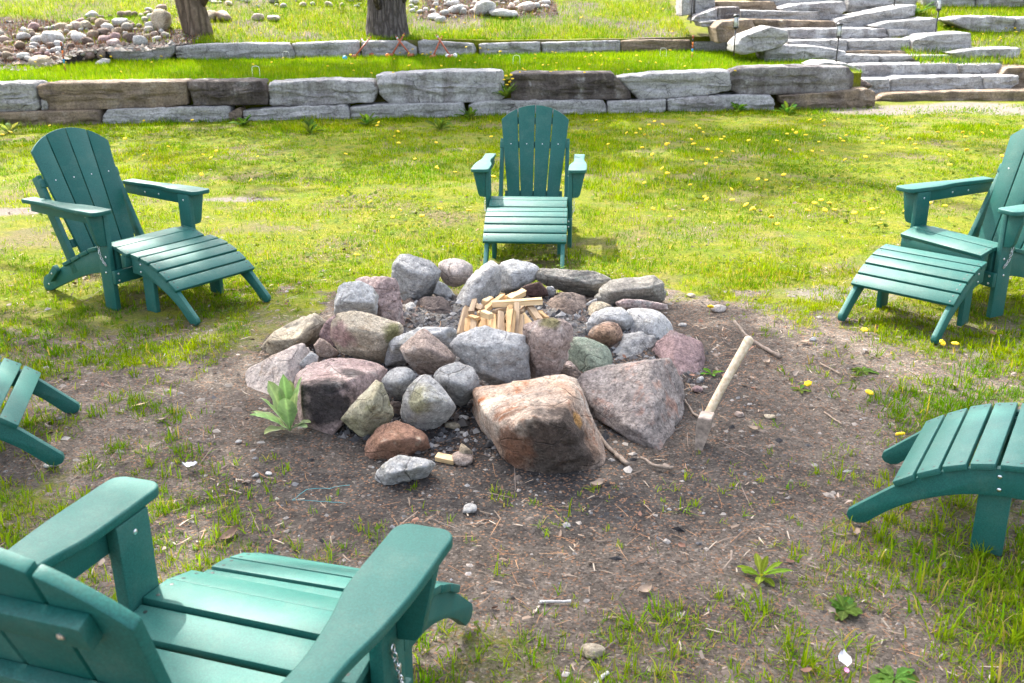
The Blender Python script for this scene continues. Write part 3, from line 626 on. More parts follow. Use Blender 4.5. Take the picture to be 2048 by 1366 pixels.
# ------------------------------------------------------------------ stone walls and steps
D1 = lambda L, o=0: L
def slab(name, parent, px, Y, mat, depth=0.45, seed=0, sub=5, amp=0.018, yfun=None, grow=1.025):
    P3 = []; vt = min(v for u, v in px); um = sum(u for u, v in px)/len(px)
    for (u, v) in px:
        u, v = um + (u-um)*0.994, vt + (v-vt)*grow
        q = at_y(u, v, Y)
        if yfun:
            for _ in range(3): q = at_y(u, v, yfun(q.x))
        P3.append(q)
    c = sum(P3, Vector())/len(P3); out = []
    for q in P3:
        out.append(q + Vector((0, 0.05, 0)))
        out.append(c + (q-c)*0.985 + Vector((0, 0.0, 0)) + Vector((0, -0.012, 0)))
        b = Vector((q.x, q.y+depth, q.z)); b.x = c.x + (b.x-c.x)*0.97; out.append(b)
    me, cc = rock_mesh(name, [tuple(p) for p in out], sub, 90, 2, amp*.55, seed, 2.2, 0.99, 0, .065)
    me.materials.append(M[mat]); o = link(name, me, parent, cc); return o
wall = thing('retaining_wall', 'long lower retaining wall of two courses of grey and brown stone slabs', 'wall', (0,0,0), 0, 'dry stone walls')
LW_TOP = [([(-150,172),(65,166),(75,200),(80,215),(70,221),(-150,224)],'wallgrey'),
 ([(72,172),(95,167),(372,163),(374,188),(372,207),(340,214),(98,220),(95,198),(80,190)],'wallbrown'),
 ([(374,163),(520,162),(535,185),(535,208),(388,210),(380,190)],'walldark'),
 ([(538,166),(660,160),(745,163),(756,180),(745,203),(590,212),(540,208)],'wallwhite'),
 ([(752,150),(900,143),(1005,143),(1008,195),(985,202),(780,207),(762,190),(755,165)],'wallwhite'),
 ([(1022,147),(1225,147),(1234,172),(1260,182),(1262,196),(1024,201)],'walldark'),
 ([(1235,155),(1300,148),(1458,142),(1462,178),(1410,190),(1280,198),(1262,182)],'wallgrey'),
 ([(1457,158),(1464,143),(1488,136),(1622,133),(1696,135),(1706,148),(1706,168),(1696,183),(1595,187),(1481,188),(1461,178)],'wallstain'),
 ([(82,200),(94,198),(97,219),(84,220)],'wallgrey')]
LW_BOT = [([(-150,228),(195,221),(203,250),(200,264),(-150,268)],'wallbrown'),
 ([(204,235),(215,220),(300,217),(455,213),(460,230),(458,256),(360,263),(215,262)],'wallgrey'),
 ([(458,226),(475,217),(484,226),(480,250),(456,252)],'wallbrown'),
 ([(486,222),(560,215),(690,211),(700,225),(697,250),(600,256),(490,256)],'wallgrey'),
 ([(700,215),(760,209),(925,206),(930,228),(900,240),(800,250),(705,252)],'wallgrey'),
 ([(938,212),(960,203),(1205,201),(1213,215),(1210,238),(1100,247),(945,245)],'wallgrey'),
 ([(1215,203),(1332,200),(1331,222),(1290,238),(1217,242)],'wallgrey'),
 ([(1336,199),(1450,191),(1540,191),(1549,205),(1546,226),(1400,240),(1340,238)],'wallwhite'),
 ([(1562,192),(1700,185),(1735,178),(1750,184),(1748,210),(1700,222),(1600,224),(1565,206)],'wallbrown')]
for i, (p, m) in enumerate(LW_BOT): slab('stone', wall, p, 13, m, 0.45, 300+i, 5, 0.015, lambda x: W1(x)+0.02)
for i, (p, m) in enumerate(LW_TOP): slab('stone', wall, p, 13, m, 0.42, 320+i, 5 if i < 8 else 3, 0.015, lambda x: W1(x)+0.10)
wall2 = thing('retaining_wall', 'short upper retaining wall, one course of stone slabs below the trees', 'wall', (0,0,0), 0, 'dry stone walls')
UW = [([(215,95),(225,92),(345,90),(348,105),(325,126),(250,130),(218,110)],'wallgrey'),
 ([(352,92),(460,87),(575,87),(588,105),(586,124),(430,131),(362,131),(352,105)],'wallgrey'),
 ([(584,88),(715,82),(720,116),(650,124),(597,122)],'wallgrey'),([(723,83),(810,83),(832,95),(834,118),(725,121)],'wallgrey'),
 ([(836,83),(850,81),(945,87),(952,100),(942,117),(840,118)],'wallgrey'),([(958,87),(1080,84),(1080,116),(960,116)],'wallwhite'),
 ([(1084,85),(1240,81),(1240,113),(1086,116)],'wallwhite'),([(1243,82),(1270,80),(1380,80),(1385,98),(1350,111),(1245,113)],'wallbrown'),
 ([(1388,84),(1462,84),(1464,103),(1390,108)],'wallgrey')]
for i, (p, m) in enumerate(UW): slab('stone', wall2, p, 15.5, m, 0.4, 340+i, 4, 0.013, lambda x: W2(x)+0.02)
CC = lambda L: [(1360+0.336*a, 0.336*b) for a, b in L]
steps = thing('stone_steps', 'wide stairway of rough stone slabs climbing the bank at right', 'steps')
ST = [([(1165,580),(1240,555),(1600,545),(2000,540),(2250,545),(2250,640),(1780,650),(1600,655),(1440,650),(1180,640)],14.62,'wallbrown',.5),
 ([(790,395),(850,372),(990,378),(1075,415),(1072,475),(1035,490),(1000,420)],14.5,'wallgrey',.4),
 ([(1080,475),(1247,470),(1250,565),(1085,565)],14.95,'wallgrey',.5),([(1252,470),(1310,460),(1797,455),(1808,520),(1790,560),(1255,565)],14.95,'wallgrey',.5),
 ([(1802,455),(2020,450),(2015,495),(1960,530),(1805,555)],14.97,'wallwhite',.5),
 ([(1910,440),(1950,405),(2250,390),(2250,540),(2010,545),(2025,465),(1920,450)],15.2,'wallbrown',.5),
 ([(1040,385),(1640,378),(1662,420),(1650,465),(1100,480),(1060,470)],15.4,'wallwhite',.5),([(1668,385),(1920,380),(1905,430),(1880,462),(1672,465)],15.4,'wallgrey',.5),
 ([(890,365),(900,345),(960,325),(1187,330),(1188,390),(980,395)],15.85,'wallgrey',.5),([(1192,330),(1838,325),(1850,385),(1192,390)],15.85,'wallgrey',.5),
 ([(1600,315),(1740,295),(2030,287),(2020,330),(1990,395),(1900,400),(1852,360),(1840,325)],15.8,'wallwhite',.5),
 ([(990,305),(1100,300),(1390,305),(1430,320),(1320,338),(1030,335)],16.2,'wallbrown',.4),
 ([(1004,240),(1388,235),(1388,312),(1005,312)],16.35,'wallgrey',.5),([(640,242),(999,238),(1000,310),(830,295),(650,275)],16.35,'wallgrey',.5),
 ([(500,295),(600,275),(800,275),(990,300),(985,330),(880,360),(590,372),(510,345)],15.9,'wallwhite',.4),
 ([(330,260),(380,215),(540,160),(640,180),(645,240),(600,275),(480,300),(370,318),(330,305)],15.75,'wallgrey',.4),
 ([(1392,240),(1480,210),(1730,195),(1735,285),(1600,310),(1430,325),(1392,290)],16.2,'wallgrey',.5),
 ([(640,172),(1230,168),(1235,240),(650,245)],16.85,'wallwhite',.5),([(1238,178),(1360,175),(1365,235),(1240,242)],16.85,'wallgrey',.45),
 ([(1150,155),(1250,130),(1530,108),(1532,205),(1440,220),(1370,230),(1362,175)],16.95,'wallgrey',.5),
 ([(212,165),(250,130),(428,115),(448,165),(380,215),(330,240),(232,252)],16.7,'wallbrown',.5),
 ([(430,115),(925,125),(930,168),(452,178)],17.3,'wallbrown',.5),
 ([(930,130),(950,110),(1380,30),(1410,35),(1390,90),(1200,155),(1000,170),(932,168)],17.4,'wallgrey',.5),
 ([(75,120),(90,95),(220,50),(225,115),(130,135)],17.5,'wallwhite',.4),([(224,45),(355,42),(360,115),(226,135)],17.5,'wallstain',.4),
 ([(362,62),(830,68),(838,118),(364,118)],17.75,'wallgrey',.5),([(600,50),(700,25),(980,10),(990,60),(910,115),(842,118),(832,66),(610,60)],17.85,'wallwhite',.5),
 ([(210,10),(560,10),(590,50),(360,62),(220,50)],18.2,'wallbrown',.5),([(85,-40),(205,-40),(210,45),(90,95)],18.0,'wallgrey',.4),([(10,-40),(82,-40),(77,80),(10,90)],17.9,'wallwhite',.4),
 ([(400,-40),(980,-60),(980,8),(700,22),(590,45),(560,8)],18.6,'wallgrey',.6),([(1000,-40),(1440,-40),(1400,30),(1100,75),(1000,65)],18.3,'wallgrey',.5),
 ([(120,132),(222,120),(224,160),(130,158)],17.3,'wallgrey',.4)]
for i, (p, Y, m, d) in enumerate(ST): slab('step_stone', steps, CC(p), Y, m, d+0.25, 380+i, 5, 0.012, None, 1.3 if max(a_[0] for a_ in p)-min(a_[0] for a_ in p) > 4.2*(max(a_[1] for a_ in p)-min(a_[1] for a_ in p)) else 1.04)
rwall = thing('retaining_wall', 'low grey stone wall beside the top steps at the right edge', 'wall', (0,0,0), 0, 'dry stone walls')
for i, (p, Y, m) in enumerate([([(1585,120),(1680,100),(1840,98),(1998,105),(1998,205),(1900,212),(1750,195),(1700,170)],17.3,'wallwhite'),([(2003,105),(2300,100),(2300,205),(2003,205)],17.3,'wallgrey')]):
    slab('stone', rwall, CC(p), Y, m, 0.5, 430+i, 4, 0.013)
rwall2 = thing('retaining_wall', 'grey stone wall along the very top right behind the lawn bank', 'wall', (0,0,0), 0, 'dry stone walls')
for i, p in enumerate([[(1450,-40),(1755,-40),(1760,45),(1600,50),(1460,45)],[(1763,-40),(2048,-40),(2048,38),(1765,52)],[(2052,-40),(2400,-40),(2400,38),(2052,40)]]):
    slab('stone', rwall2, CC(p), 19.2, ('wallgrey','wallwhite','wallgrey')[i], 0.5, 440+i, 4, 0.013)

# ------------------------------------------------------------------ rubble on the bank
RG = 'loose rocks of the rubble bank'
def hz(x, y): return float(hill_z(np.array([x]), np.array([y]))[0])
def tz(x, y): return float(terrace_z(np.array([x]), np.array([y]))[0])
def on_hill(u, v):
    rx, rz = ray(u, v); Y = np.arange(14.0, 30, .04); X = rx*Y; g = np.where(Y > hill_y0(X), hill_z(X, Y), terrace_z(X, Y))
    k = np.nonzero(CAMH + rz*Y <= g)[0]; y = Y[k[0]] if len(k) else 30.0
    return at_y(u, v, float(y))
NAMED = [  # u, v (foot), width px, height px, material, label
 (103,90,44,28,'pale','largest rounded pale boulder of the rubble bank, left of centre'),(157,88,33,24,'grey','white grey boulder right of the largest pale one in the rubble'),
 (242,53,32,20,'bluegrey','dark blue grey boulder lying high on the rubble bank'),(322,62,40,42,'tan','tall tan boulder standing left of the forked trunk'),
 (280,88,30,18,'grey','grey rock touching the left end of the upper wall'),(228,92,34,16,'pinkgran','pinkish rock just above the left end of the upper wall'),
 (82,135,52,24,'tan','large tan rock at the grassy foot of the rubble bank'),(46,118,26,14,'pale','small white block near the left foot of the rubble'),
 (170,58,28,18,'tan','tan boulder in the middle of the rubble bank'),(138,62,22,14,'tan','small tan boulder left of the middle rubble boulder'),
 (205,130,28,12,'pale','flat white stone in grass below the upper wall end'),(418,42,30,22,'tan','brown boulder right of the forked trunk, left of a pair'),
 (447,42,30,22,'brownred','brown boulder right of the forked trunk, right of a pair'),(207,86,24,16,'purple','reddish rock in the rubble beside the upper wall'),
 (300,60,22,20,'grey','grey rock beside the tall tan boulder'),(970,28,48,30,'pale','big pale boulder on the upper bank right of the pine trunk'),
 (912,25,34,16,'pale','flat white rock on the upper bank near the pine trunk'),(870,40,28,14,'pale','low white rock just right of the pine trunk'),
 (1005,34,60,16,'pale','long pale slab on the upper bank below the white boulders'),(1052,22,40,18,'whitepink','whitish rock at the right end of the upper bank rubble'),
 (515,40,26,14,'whitepink','pinkish white rock half hidden in grass between the trunks'),(548,42,26,12,'whitepink','pale flat rock beside the pinkish one between the trunks'),
 (880,45,22,12,'pale','small white stone at the foot of the upper bank rubble'),(45,80,34,14,'grey','flat grey slab at the left of the rubble bank'),(185,36,30,14,'grey','grey slab near the top of the rubble bank')]
def rubble(u, v, wp, hp, mat, lab, seed, sub=3):
    q = on_hill(u, v); s = (q.y*cp_ - (q.z-CAMH)*sp_)/FPX
    a, b = wp*s/2, hp*s/2*1.05
    r = np.random.default_rng(seed); P = r.normal(size=(26,3)); P /= np.linalg.norm(P, axis=1)[:,None]
    P = np.sign(P)*np.abs(P)**0.85*np.array([a*1.05, (a+b)*0.55, b*1.1]); t = r.uniform(-.25,.25)
    P[:,2] += P[:,0]*t
    me, c = rock_mesh('rubble_rock', P, sub, 26, 5, 0.012, seed, 1.0)
    me.materials.append(M[mat]); o = link('rubble_rock', me, loc=q + Vector((0, 0.3*b, b*0.75)) ); o.rotation_euler = (0,0,r.uniform(-.4,.4))
    tag(o, lab, 'rock', RG)
for i, a in enumerate(NAMED): rubble(*a, 500+i)
mk = ['grey','wallbrown','tan','wallgrey','brownred','burntbrown','purple','layer','wallbrown']  # darker stone kinds: half shade on the bank put into the colour
rr = random.Random(5); taken = [(a[0], a[1]-a[3]/2, a[2]/2) for a in NAMED]; k = 0; tries = 0
while k < 210 and tries < 14000:
    tries += 1
    z_ = rr.random()
    if z_ < 0.72:
        u = rr.uniform(-40, 330); lo = 18+ (60-0.17*u if u < 300 else 20); v = rr.uniform(max(22, 72-0.18*u), 122 if u < 215 else 84); lab = 'small loose rock among the others of the rubble bank at upper left'
    elif z_ < 0.9:
        u = rr.uniform(820, 1110); v = rr.uniform(-4, 32 if u < 1060 else 18); lab = 'small pale rock on the upper bank right of the pine trunk'
    else:
        u = rr.uniform(395, 720); v = rr.uniform(-4, 16); lab = 'small rock on the upper bank between the two trunks'
    wp = rr.choice([9, 11, 13, 16, 20, 24, 28] if z_ < .66 else [9, 11, 13, 16, 20]); hp = wp*rr.uniform(.5,.8)
    if any((u-a)**2 + ((v-hp/2-b)*1.6)**2 < (0.58*(wp/2+c))**2 for a, b, c in taken): continue
    if z_ < .72: lab = ('large' if wp > 19 else 'middling' if wp > 12 else 'small') + ' loose rock ' + ('at the left end' if u < 60 else 'in the left half' if u < 150 else 'in the right half' if u < 240 else 'at the right end') + ' of the rubble bank, ' + ('low down' if v > 92 else 'half way up' if v > 60 else 'high up')
    elif z_ < .9: lab = ('large' if wp > 14 else 'small') + ' pale rock on the upper bank, ' + ('close to the pine trunk' if u < 900 else 'around the big pale boulder' if u < 1000 else 'at the right end of its rubble')
    taken.append((u, v-hp/2, wp/2)); m = rr.choice(mk if u < 400 else ['pale','whitepink','grey','pale'])
    rubble(u, v, wp, hp, m, lab, 600+k, 2); k += 1

# ------------------------------------------------------------------ chairs
PL = M['plastic']
def part(name, bm, parent, mat=None, **k): return link(name, bm_mesh(bm, name, mat or PL, **k), parent)
def spline(pts, n=6, closed=False):
    P = [Vector((*p, 0)) for p in pts]; out = []
    m = len(P)
    for i in range(m if closed else m-1):
        p0, p1, p2, p3 = (P[(i-1)%m] if closed or i > 0 else P[0]), P[i], P[(i+1)%m], (P[(i+2)%m] if closed or i+2 < m else P[-1])
        for k in range(n):
            t = k/n
            q = 0.5*((2*p1) + (p2-p0)*t + (2*p0-5*p1+4*p2-p3)*t*t + (3*p1-p0-3*p2+p3)*t**3); out.append((q.x, q.y))
    if not closed: out.append((P[-1].x, P[-1].y))
    return out
def arc(cx, cy, r, a0, a1, n=6): return [(cx + r*math.cos(math.radians(a0+(a1-a0)*i/n)), cy + r*math.sin(math.radians(a0+(a1-a0)*i/n))) for i in range(n+1)]
def bolts(name, items, parent, mat, r=0.0055, h=0.003):
    """domed bolt heads: (point, outward direction)"""
    bm = bmesh.new()
    for p, n in items:
        q = Vector((0,0,1)).rotation_difference(Vector(n)); Mx = Matrix.Translation(Vector(p)) @ q.to_matrix().to_4x4() @ Matrix.Diagonal((1,1,h/r,1))
        bmesh.ops.create_uvsphere(bm, u_segments=8, v_segments=5, radius=r, matrix=Mx)
    o = part(name, bm, parent, mat); o['kind'] = 'stuff'; return o
SEAT = [(.088,.326,-19),(0.010,.354,-4),(-.076,.349,7),(-.164,.331,15),(-.250,.302,21),(-.334,.266,24),(-.416,.229,24)]   # y of front edge, top z, slope deg
def build_chair():
    t = thing('adirondack_chair', 'x', 'chair')
    holes, bl, sm_ = [], [], []
    for s in (-1, 1):
        b = bmesh.new(); prism(b, [(-.105,0),(-.012,0),(-.012,.5325),(-.105,.5325)], *sorted((s*.2555, s*.2835)), 'yzx', .004); part('front_leg', b, t)
        b = bmesh.new(); prism(b, [(s*.284,.5325),(s*.366,.5325),(s*.334,.385),(s*.322,.366),(s*.284,.362)], -.045, -.017, 'xzy', .003); part('arm_bracket', b, t)
        b = bmesh.new()
        outer = spline([(s*.374,-.02),(s*.374,-.15),(s*.366,-.26),(s*.352,-.36),(s*.350,-.46),(s*.352,-.605)], 6)
        inner = spline([(s*.275,-.605),(s*.277,-.46),(s*.283,-.36),(s*.274,-.26),(s*.258,-.17),(s*.256,-.03)], 6)
        c1 = [(s*a, bb) for a, bb in arc(.288,.014,.032,180,90)]; c2 = [(s*a, bb) for a, bb in arc(.342,.014,.032,90,0)]
        prism(b, outer + inner + c1 + c2, .5335, .5555, 'xyz', .005, 3); part('arm', b, t)
        b = bmesh.new(); prism(b, [(-.60,.482),(-.05,.470),(-.05,.5325),(-.60,.5325)], *sorted((s*.2845, s*.309)), 'yzx'); part('arm_rail', b, t)
        b = bmesh.new(); beam(b, (s*.2285,-.628,.650), (s*.2285,-.392,.150), .026, .058, (0,1,0)); part('rear_strut', b, t)
        b = bmesh.new()
        top = spline([(-.010,.335),(-.08,.330),(-.17,.311),(-.255,.283),(-.34,.246),(-.43,.208),(-.52,.166),(-.60,.128),(-.665,.105)], 4)
        bot = spline([(-.705,.012),(-.66,.012),(-.58,.045),(-.46,.095),(-.33,.145),(-.18,.185),(-.010,.205)], 4)
        prism(b, top + [(-.70,.085),(-.718,.05),(-.716,.022)] + bot, *sorted((s*.2165, s*.2415)), 'yzx'); 
        part('side_rail', b, t)
        b = bmesh.new(); beam(b, (s*.255,-.615,.090), (s*.255,-.535,.165), .026, .04, (0,1,0)); part('stop_block', b, t)
        bl += [((s*.284,-.058,.50),(s,0,0)), ((s*.2555,-.058,.50),(-s,0,0)), ((s*.3095,-.12,.505),(s,0,0)), ((s*.2845,-.30,.505),(-s,0,0)),((s*.2845,-.42,.505),(-s,0,0)),
               ((s*.2425,-.66,.05),(s,0,0)), ((s*.284,-.055,.215),(s,0,0)), ((s*.268,-.575,.13),(s,0,0)), ((s*.262,.0165,.215),(0,1,0)), ((s*.262,.0165,.178),(0,1,0)), ((s*.284,-.04,.30),(s,0,0))]
        # chain: links hang from the leg to the rail
        V, F = [], []; pts = [Vector((s*.292, -.078, .368)), Vector((s*.294,-.074,.335)), Vector((s*.296,-.066,.305)), Vector((s*.293,-.055,.278)), Vector((s*.289,-.045,.262))]
        L = 9
        for i in range(L):
            f = i/(L-1)*(len(pts)-1); j = min(int(f), len(pts)-2); c = pts[j].lerp(pts[j+1], f-j); d = (pts[j+1]-pts[j]).normalized()
            sd = Vector((1,0,0)) if i % 2 else d.cross(Vector((1,0,0))).normalized()
            ring = [c + d*(.0095*math.cos(a)) + sd*(.0055*math.sin(a)) for a in np.linspace(0, 2*math.pi, 11)]
            v, fc = tube(ring, .0017, 5, closed=False); o = len(V); V += list(v); F += [tuple(k+o for k in q) for q in fc]
        link('chain', poly_mesh('chain', V, F, M['steel']), t)
    b = bmesh.new(); beam(b, (-.2835,.003,.196), (.2835,.003,.196), .024, .07, (0,0,1)); part('front_stretcher', b, t)
    b = bmesh.new(); beam(b, (-.252,.066,.282), (.252,.066,.282), .020, .055, (0,0,1)); part('seat_apron', b, t)
    for (y0, z0, a) in SEAT:
        b = bmesh.new(); d = Vector((0, -math.cos(math.radians(a)), -math.sin(math.radians(a)))); n = Vector((0, -d.z, d.y)) if False else Vector((0, d.z, -d.y))
        p = Vector((0, y0, z0)); n = Vector((0, -math.sin(math.radians(a)), math.cos(math.radians(a))))
        c = p + d*.040 - n*.010
        beam(b, c + Vector((-.2525,0,0)), c + Vector((.2525,0,0)), .080, .020, n, .003); part('seat_slat', b, t)
        for s in (-1, 1):
            for k in (.018, .062): holes.append((p + d*k + Vector((s*.229,0,0)) + n*.0002, n))
    # fan back: plane from (y -.40, z .20) to (y -.66, z .885)
    A = Vector((0,-.398,.215)); B = Vector((0,-.655,.885)); up = (B-A).normalized(); Lb = (B-A).length; nn = Vector((0, up.z, -up.y))
    if nn.y < 0: nn = -nn
    R = (.238**2 + .105**2)/(2*.105)
    def topt(x): return Lb - R + math.sqrt(R*R - x*x)
    for i in range(4):
        f0, f1 = -1 + i*.5, -.5 + i*.5
        def edge(f, t): return f*(.172 + (.238-.172)*t/(Lb-.105))
        g = .0032
        b = bmesh.new(); poly = []
        xb0, xb1 = edge(f0, 0)+g, edge(f1, 0)-g
        poly += [(xb0, 0), (xb1, 0)]
        # right edge up
        def xt(f):
            x = edge(f, Lb-.1)
            for _ in range(6): x = edge(f, topt(min(abs(x), .238)*1.0))
            return x
        x1, x0 = xt(f1)-g, xt(f0)+g
        x1, x0 = min(x1, .2375), max(x0, -.2375)
        for k in range(9):
            xx = x1 + (x0-x1)*k/8; poly.append((xx, topt(xx)))
        tb = bmesh.new(); prism(tb, poly, -.020, 0.0, 'xyz', .003)
        Mx = Matrix(((1,0,0,A.x),(0,up.y,nn.y,A.y),(0,up.z,nn.z,A.z),(0,0,0,1)))
        bmesh.ops.transform(tb, matrix=Mx, verts=tb.verts); part('back_slat', tb, t)
        xm = (edge(f0,.44)+edge(f1,.44))/2
        sm_.append((A + up*.445 + Vector((xm,0,0)), nn))
        bl.append((A + up*.03 + Vector((edge(f0,.03)*.5+edge(f1,.03)*.5,0,0)), nn))
    for tpos, hw in ((.10,.20),(.445,.243),(.615,.185)):
        b = bmesh.new(); c = A + up*tpos - nn*.0325
        beam(b, c + Vector((-hw,0,0)), c + Vector((hw,0,0)), .024, .045, up); part('back_brace', b, t)
    bl += [(A + up*.615 - nn*.045 + Vector((x,0,0)), -nn) for x in (-.15,-.05,.05,.15)]
    bolts('bolts', bl, t, M['steel'], .0062, .0035); bolts('screws', sm_, t, M['steel'], .004, .002); bolts('screw_holes', holes, t, M['hole'], .0048, .0006)
    return t
def build_rest():
    t = thing('footrest', 'x', 'footrest'); holes, bl = [], []
    ctr = spline([(-.015,.300),(.07,.291),(.16,.266),(.25,.222),(.33,.165),(.40,.098),(.462,.022)], 5)
    topc = spline([(-.012,.293),(.06,.287),(.15,.265),(.24,.223),(.32,.168),(.40,.095),(.458,.040)], 5)
    bot = spline([(.405,.008),(.33,.080),(.25,.135),(.15,.180),(.06,.200),(-.012,.206)], 5)
    for s in (-1, 1):
        b = bmesh.new(); prism(b, topc + [(.462,.022),(.452,.006),(.43,.001)] + bot, *sorted((s*.2205, s*.2455)), 'yzx', .004); part('side_rail', b, t)
        b = bmesh.new(); prism(b, [(.022,0),(.108,0),(.112,.27),(.026,.27)], *sorted((s*.1945, s*.2195)), 'yzx', .004); part('rear_leg', b, t)
        bl += [((s*.246,.062,.262),(s,0,0)), ((s*.246,.058,.222),(s,0,0))]
    for i, (y0, z0, a) in enumerate([(0.0,.313,-8),(.078,.303,-14),(.152,.283,-22),(.222,.251,-30),(.288,.212,-36)]):
        r = math.radians(a); d = Vector((0, math.cos(r), math.sin(r))); n = Vector((0, -math.sin(r), math.cos(r)))
        c = Vector((0,y0,z0)) + d*.033 - n*.010
        b = bmesh.new(); beam(b, c + Vector((-.256,0,0)), c + Vector((.256,0,0)), .066, .020, n, .0035); part('slat', b, t)
        for s in (-1, 1):
            for k in (.016, .050): holes.append((Vector((s*.233,y0,z0)) + d*k + n*.0002, n))
    b = bmesh.new(); beam(b, (-.194,.066,.185), (.194,.066,.185), .022, .06, (0,0,1)); part('stretcher', b, t)
    bolts('bolts', bl, t, M['steel'], .0062, .0035); bolts('screw_holes', holes, t, M['hole'], .0048, .0006)
    return t
chair0, rest0 = build_chair(), build_rest()
CG, OG = 'green slatted chairs round the fire pit', 'green slatted footrests round the fire pit'
CH = [(-1.9028,5.1337,-2.1457,-.019,'green slatted garden chair at left, seen three quarter from its front'),
      (.1141,6.3507,3.0503,-.078,'green slatted garden chair facing the camera behind the fire ring'),
      (2.2373,4.8708,2.0244,.02,'green slatted garden chair cut off by the right edge of the photo'),
      (-.4711,1.6441,-.3134,.088,'nearest green slatted garden chair, seen from behind at lower left')]
for i, (x, y, a, z, lab) in enumerate(CH):
    o = chair0 if i == 0 else copy_tree(chair0); o.location = (x, y, z); o.rotation_euler = (0,0,a); tag(o, lab, 'chair', CG)
fy = (math.sin(.3134), math.cos(.3134))
OT = [(-1.8053,5.0954,-2.1774,-.006,'green slatted footrest in front of the left chair'),(.103,6.1746,3.0716,-.052,'green slatted footrest before the chair behind the fire ring'),
      (2.1077,4.7488,2.3427,.012,'sunlit green slatted footrest before the right hand chair'),(-2.0853,3.2159,-1.2887,.005,'green footrest cut by the left edge, only two slats showing'),
      (1.5547,2.6467,1.0076,.01,'green footrest at the lower right edge seen from its side'),(-.4711+fy[0]*.17-.05,1.6391+fy[1]*.17,-.28,.03,'green footrest ahead of the nearest chair, half hidden by its arm')]
for i, (x, y, a, z, lab) in enumerate(OT):
    o = rest0 if i == 0 else copy_tree(rest0); o.location = (x, y, z); o.rotation_euler = (0,0,a); tag(o, lab, 'footrest', OG)

# ------------------------------------------------------------------ kindling, axe, sticks
KG = 'split kindling sticks in the fire ring'
KN = [((50,505),4.22,(88,358),4.42,.028,'kindling_grey','leftmost kindling stick, leaning to the right'),((88,490),4.2,(96,415),4.30,.024,'kindling','short kindling stick beside the leftmost one'),
 ((125,480),4.2,(126,416),4.28,.026,'kindling_grey','short upright kindling stick, third from the left'),((168,480),4.18,(171,400),4.3,.026,'kindling','upright kindling stick, fourth from the left'),
 ((226,495),4.16,(222,395),4.32,.030,'kindling','upright kindling stick left of the middle front pair'),((268,500),4.15,(270,385),4.33,.028,'kindling_grey','brown upright kindling stick right before the middle pair'),
 ((312,505),4.12,(324,372),4.28,.030,'kindling','thick front kindling stick in the middle, tilted a little right'),((352,510),4.16,(353,332),4.36,.022,'kindling_grey','tallest thin kindling stick standing in the middle'),
 ((300,430),4.3,(318,345),4.38,.024,'kindling','kindling stick peeping out behind the thick middle one'),((378,520),4.12,(376,400),4.3,.022,'kindling_grey','kindling stick just right of the tallest one'),
 ((425,445),4.3,(380,395),4.36,.022,'kindling_pale','pale short kindling stick slanting left at the right side'),((470,425),4.34,(418,352),4.46,.030,'kindling_grey','grey square kindling block slanting left on the right side'),
 ((512,415),4.4,(472,380),4.48,.022,'kindling','rightmost kindling stick, low behind the pinkish rock'),((218,338),4.42,(484,320),4.46,.030,'kindling_pale','long pale kindling stick lying level across the top'),
 ((235,332),4.5,(338,282),4.62,.022,'kindling','kindling stick slanting up behind the level top one'),((310,315),4.52,(388,275),4.66,.026,'kindling_pale','pale kindling stick at the very top back'),
 ((155,392),4.32,(280,292),4.55,.024,'kindling','long kindling stick slanting up from left to the top'),((118,345),4.42,(175,362),4.36,.024,'kindling_grey','dark crosswise kindling stick at upper left'),
 ((180,330),4.46,(216,308),4.54,.026,'kindling_pale','short pale kindling end sticking up at upper left'),((232,380),4.36,(302,358),4.44,.024,'kindling_grey','brown kindling stick crossing below the level top one'),
 ((168,382),4.24,(218,402),4.18,.026,'kindling_pale','pale kindling end pointing forward near the middle left'),((104,400),4.3,(150,418),4.24,.022,'kindling','thin crosswise kindling stick low at left'),
 ((112,385),4.34,(130,318),4.44,.022,'kindling_grey','narrow upright kindling stick behind the crosswise ones'),((205,470),4.2,(212,402),4.28,.020,'kindling','thin upright kindling stick in the left front gap'),
 ((395,500),4.2,(392,420),4.3,.020,'kindling','thin kindling stick partly hidden by the pinkish rock'),((372,385),4.4,(392,350),4.48,.024,'kindling_grey','stub of kindling under the right end of the top one')]
rk = random.Random(17)
for i in range(10):
    u0 = 90 + 31*i + rk.uniform(-8,8); KN.append(((u0, 500), 4.26+rk.uniform(0,.06), (u0+rk.uniform(-10,18), rk.uniform(372,410)), 4.42+rk.uniform(0,.06), rk.uniform(.022,.03), rk.choice(['kindling','kindling_grey','kindling_pale']), 'upright kindling stick packed between the front ones of the pile'))
for i, (a, ya, b_, yb, wd, m, lab) in enumerate(KN):
    p = at_y(*CB([a])[0], ya); q = at_y(*CB([b_])[0], yb); c = (p+q)/2; d = (q-p)
    b = bmesh.new(); L = d.length/2; r = random.Random(i); beam(b, (0,-L,0), (0,L,0), wd*1.05, wd*r.uniform(.75,1.0), (0,0,1), .0015, 1)
    for v in b.verts: v.co.x += wd*.17*r.uniform(-1,1); v.co.z += wd*.17*r.uniform(-1,1)
    o = link('kindling_stick', bm_mesh(b, 'kindling_stick', M[m], ang=20), loc=c); o.rotation_mode = 'QUATERNION'
    o.rotation_quaternion = Vector((0,1,0)).rotation_difference(d.normalized()) @ Quaternion((0,1,0), r.uniform(-.5,.5)); tag(o, lab, 'kindling', KG)
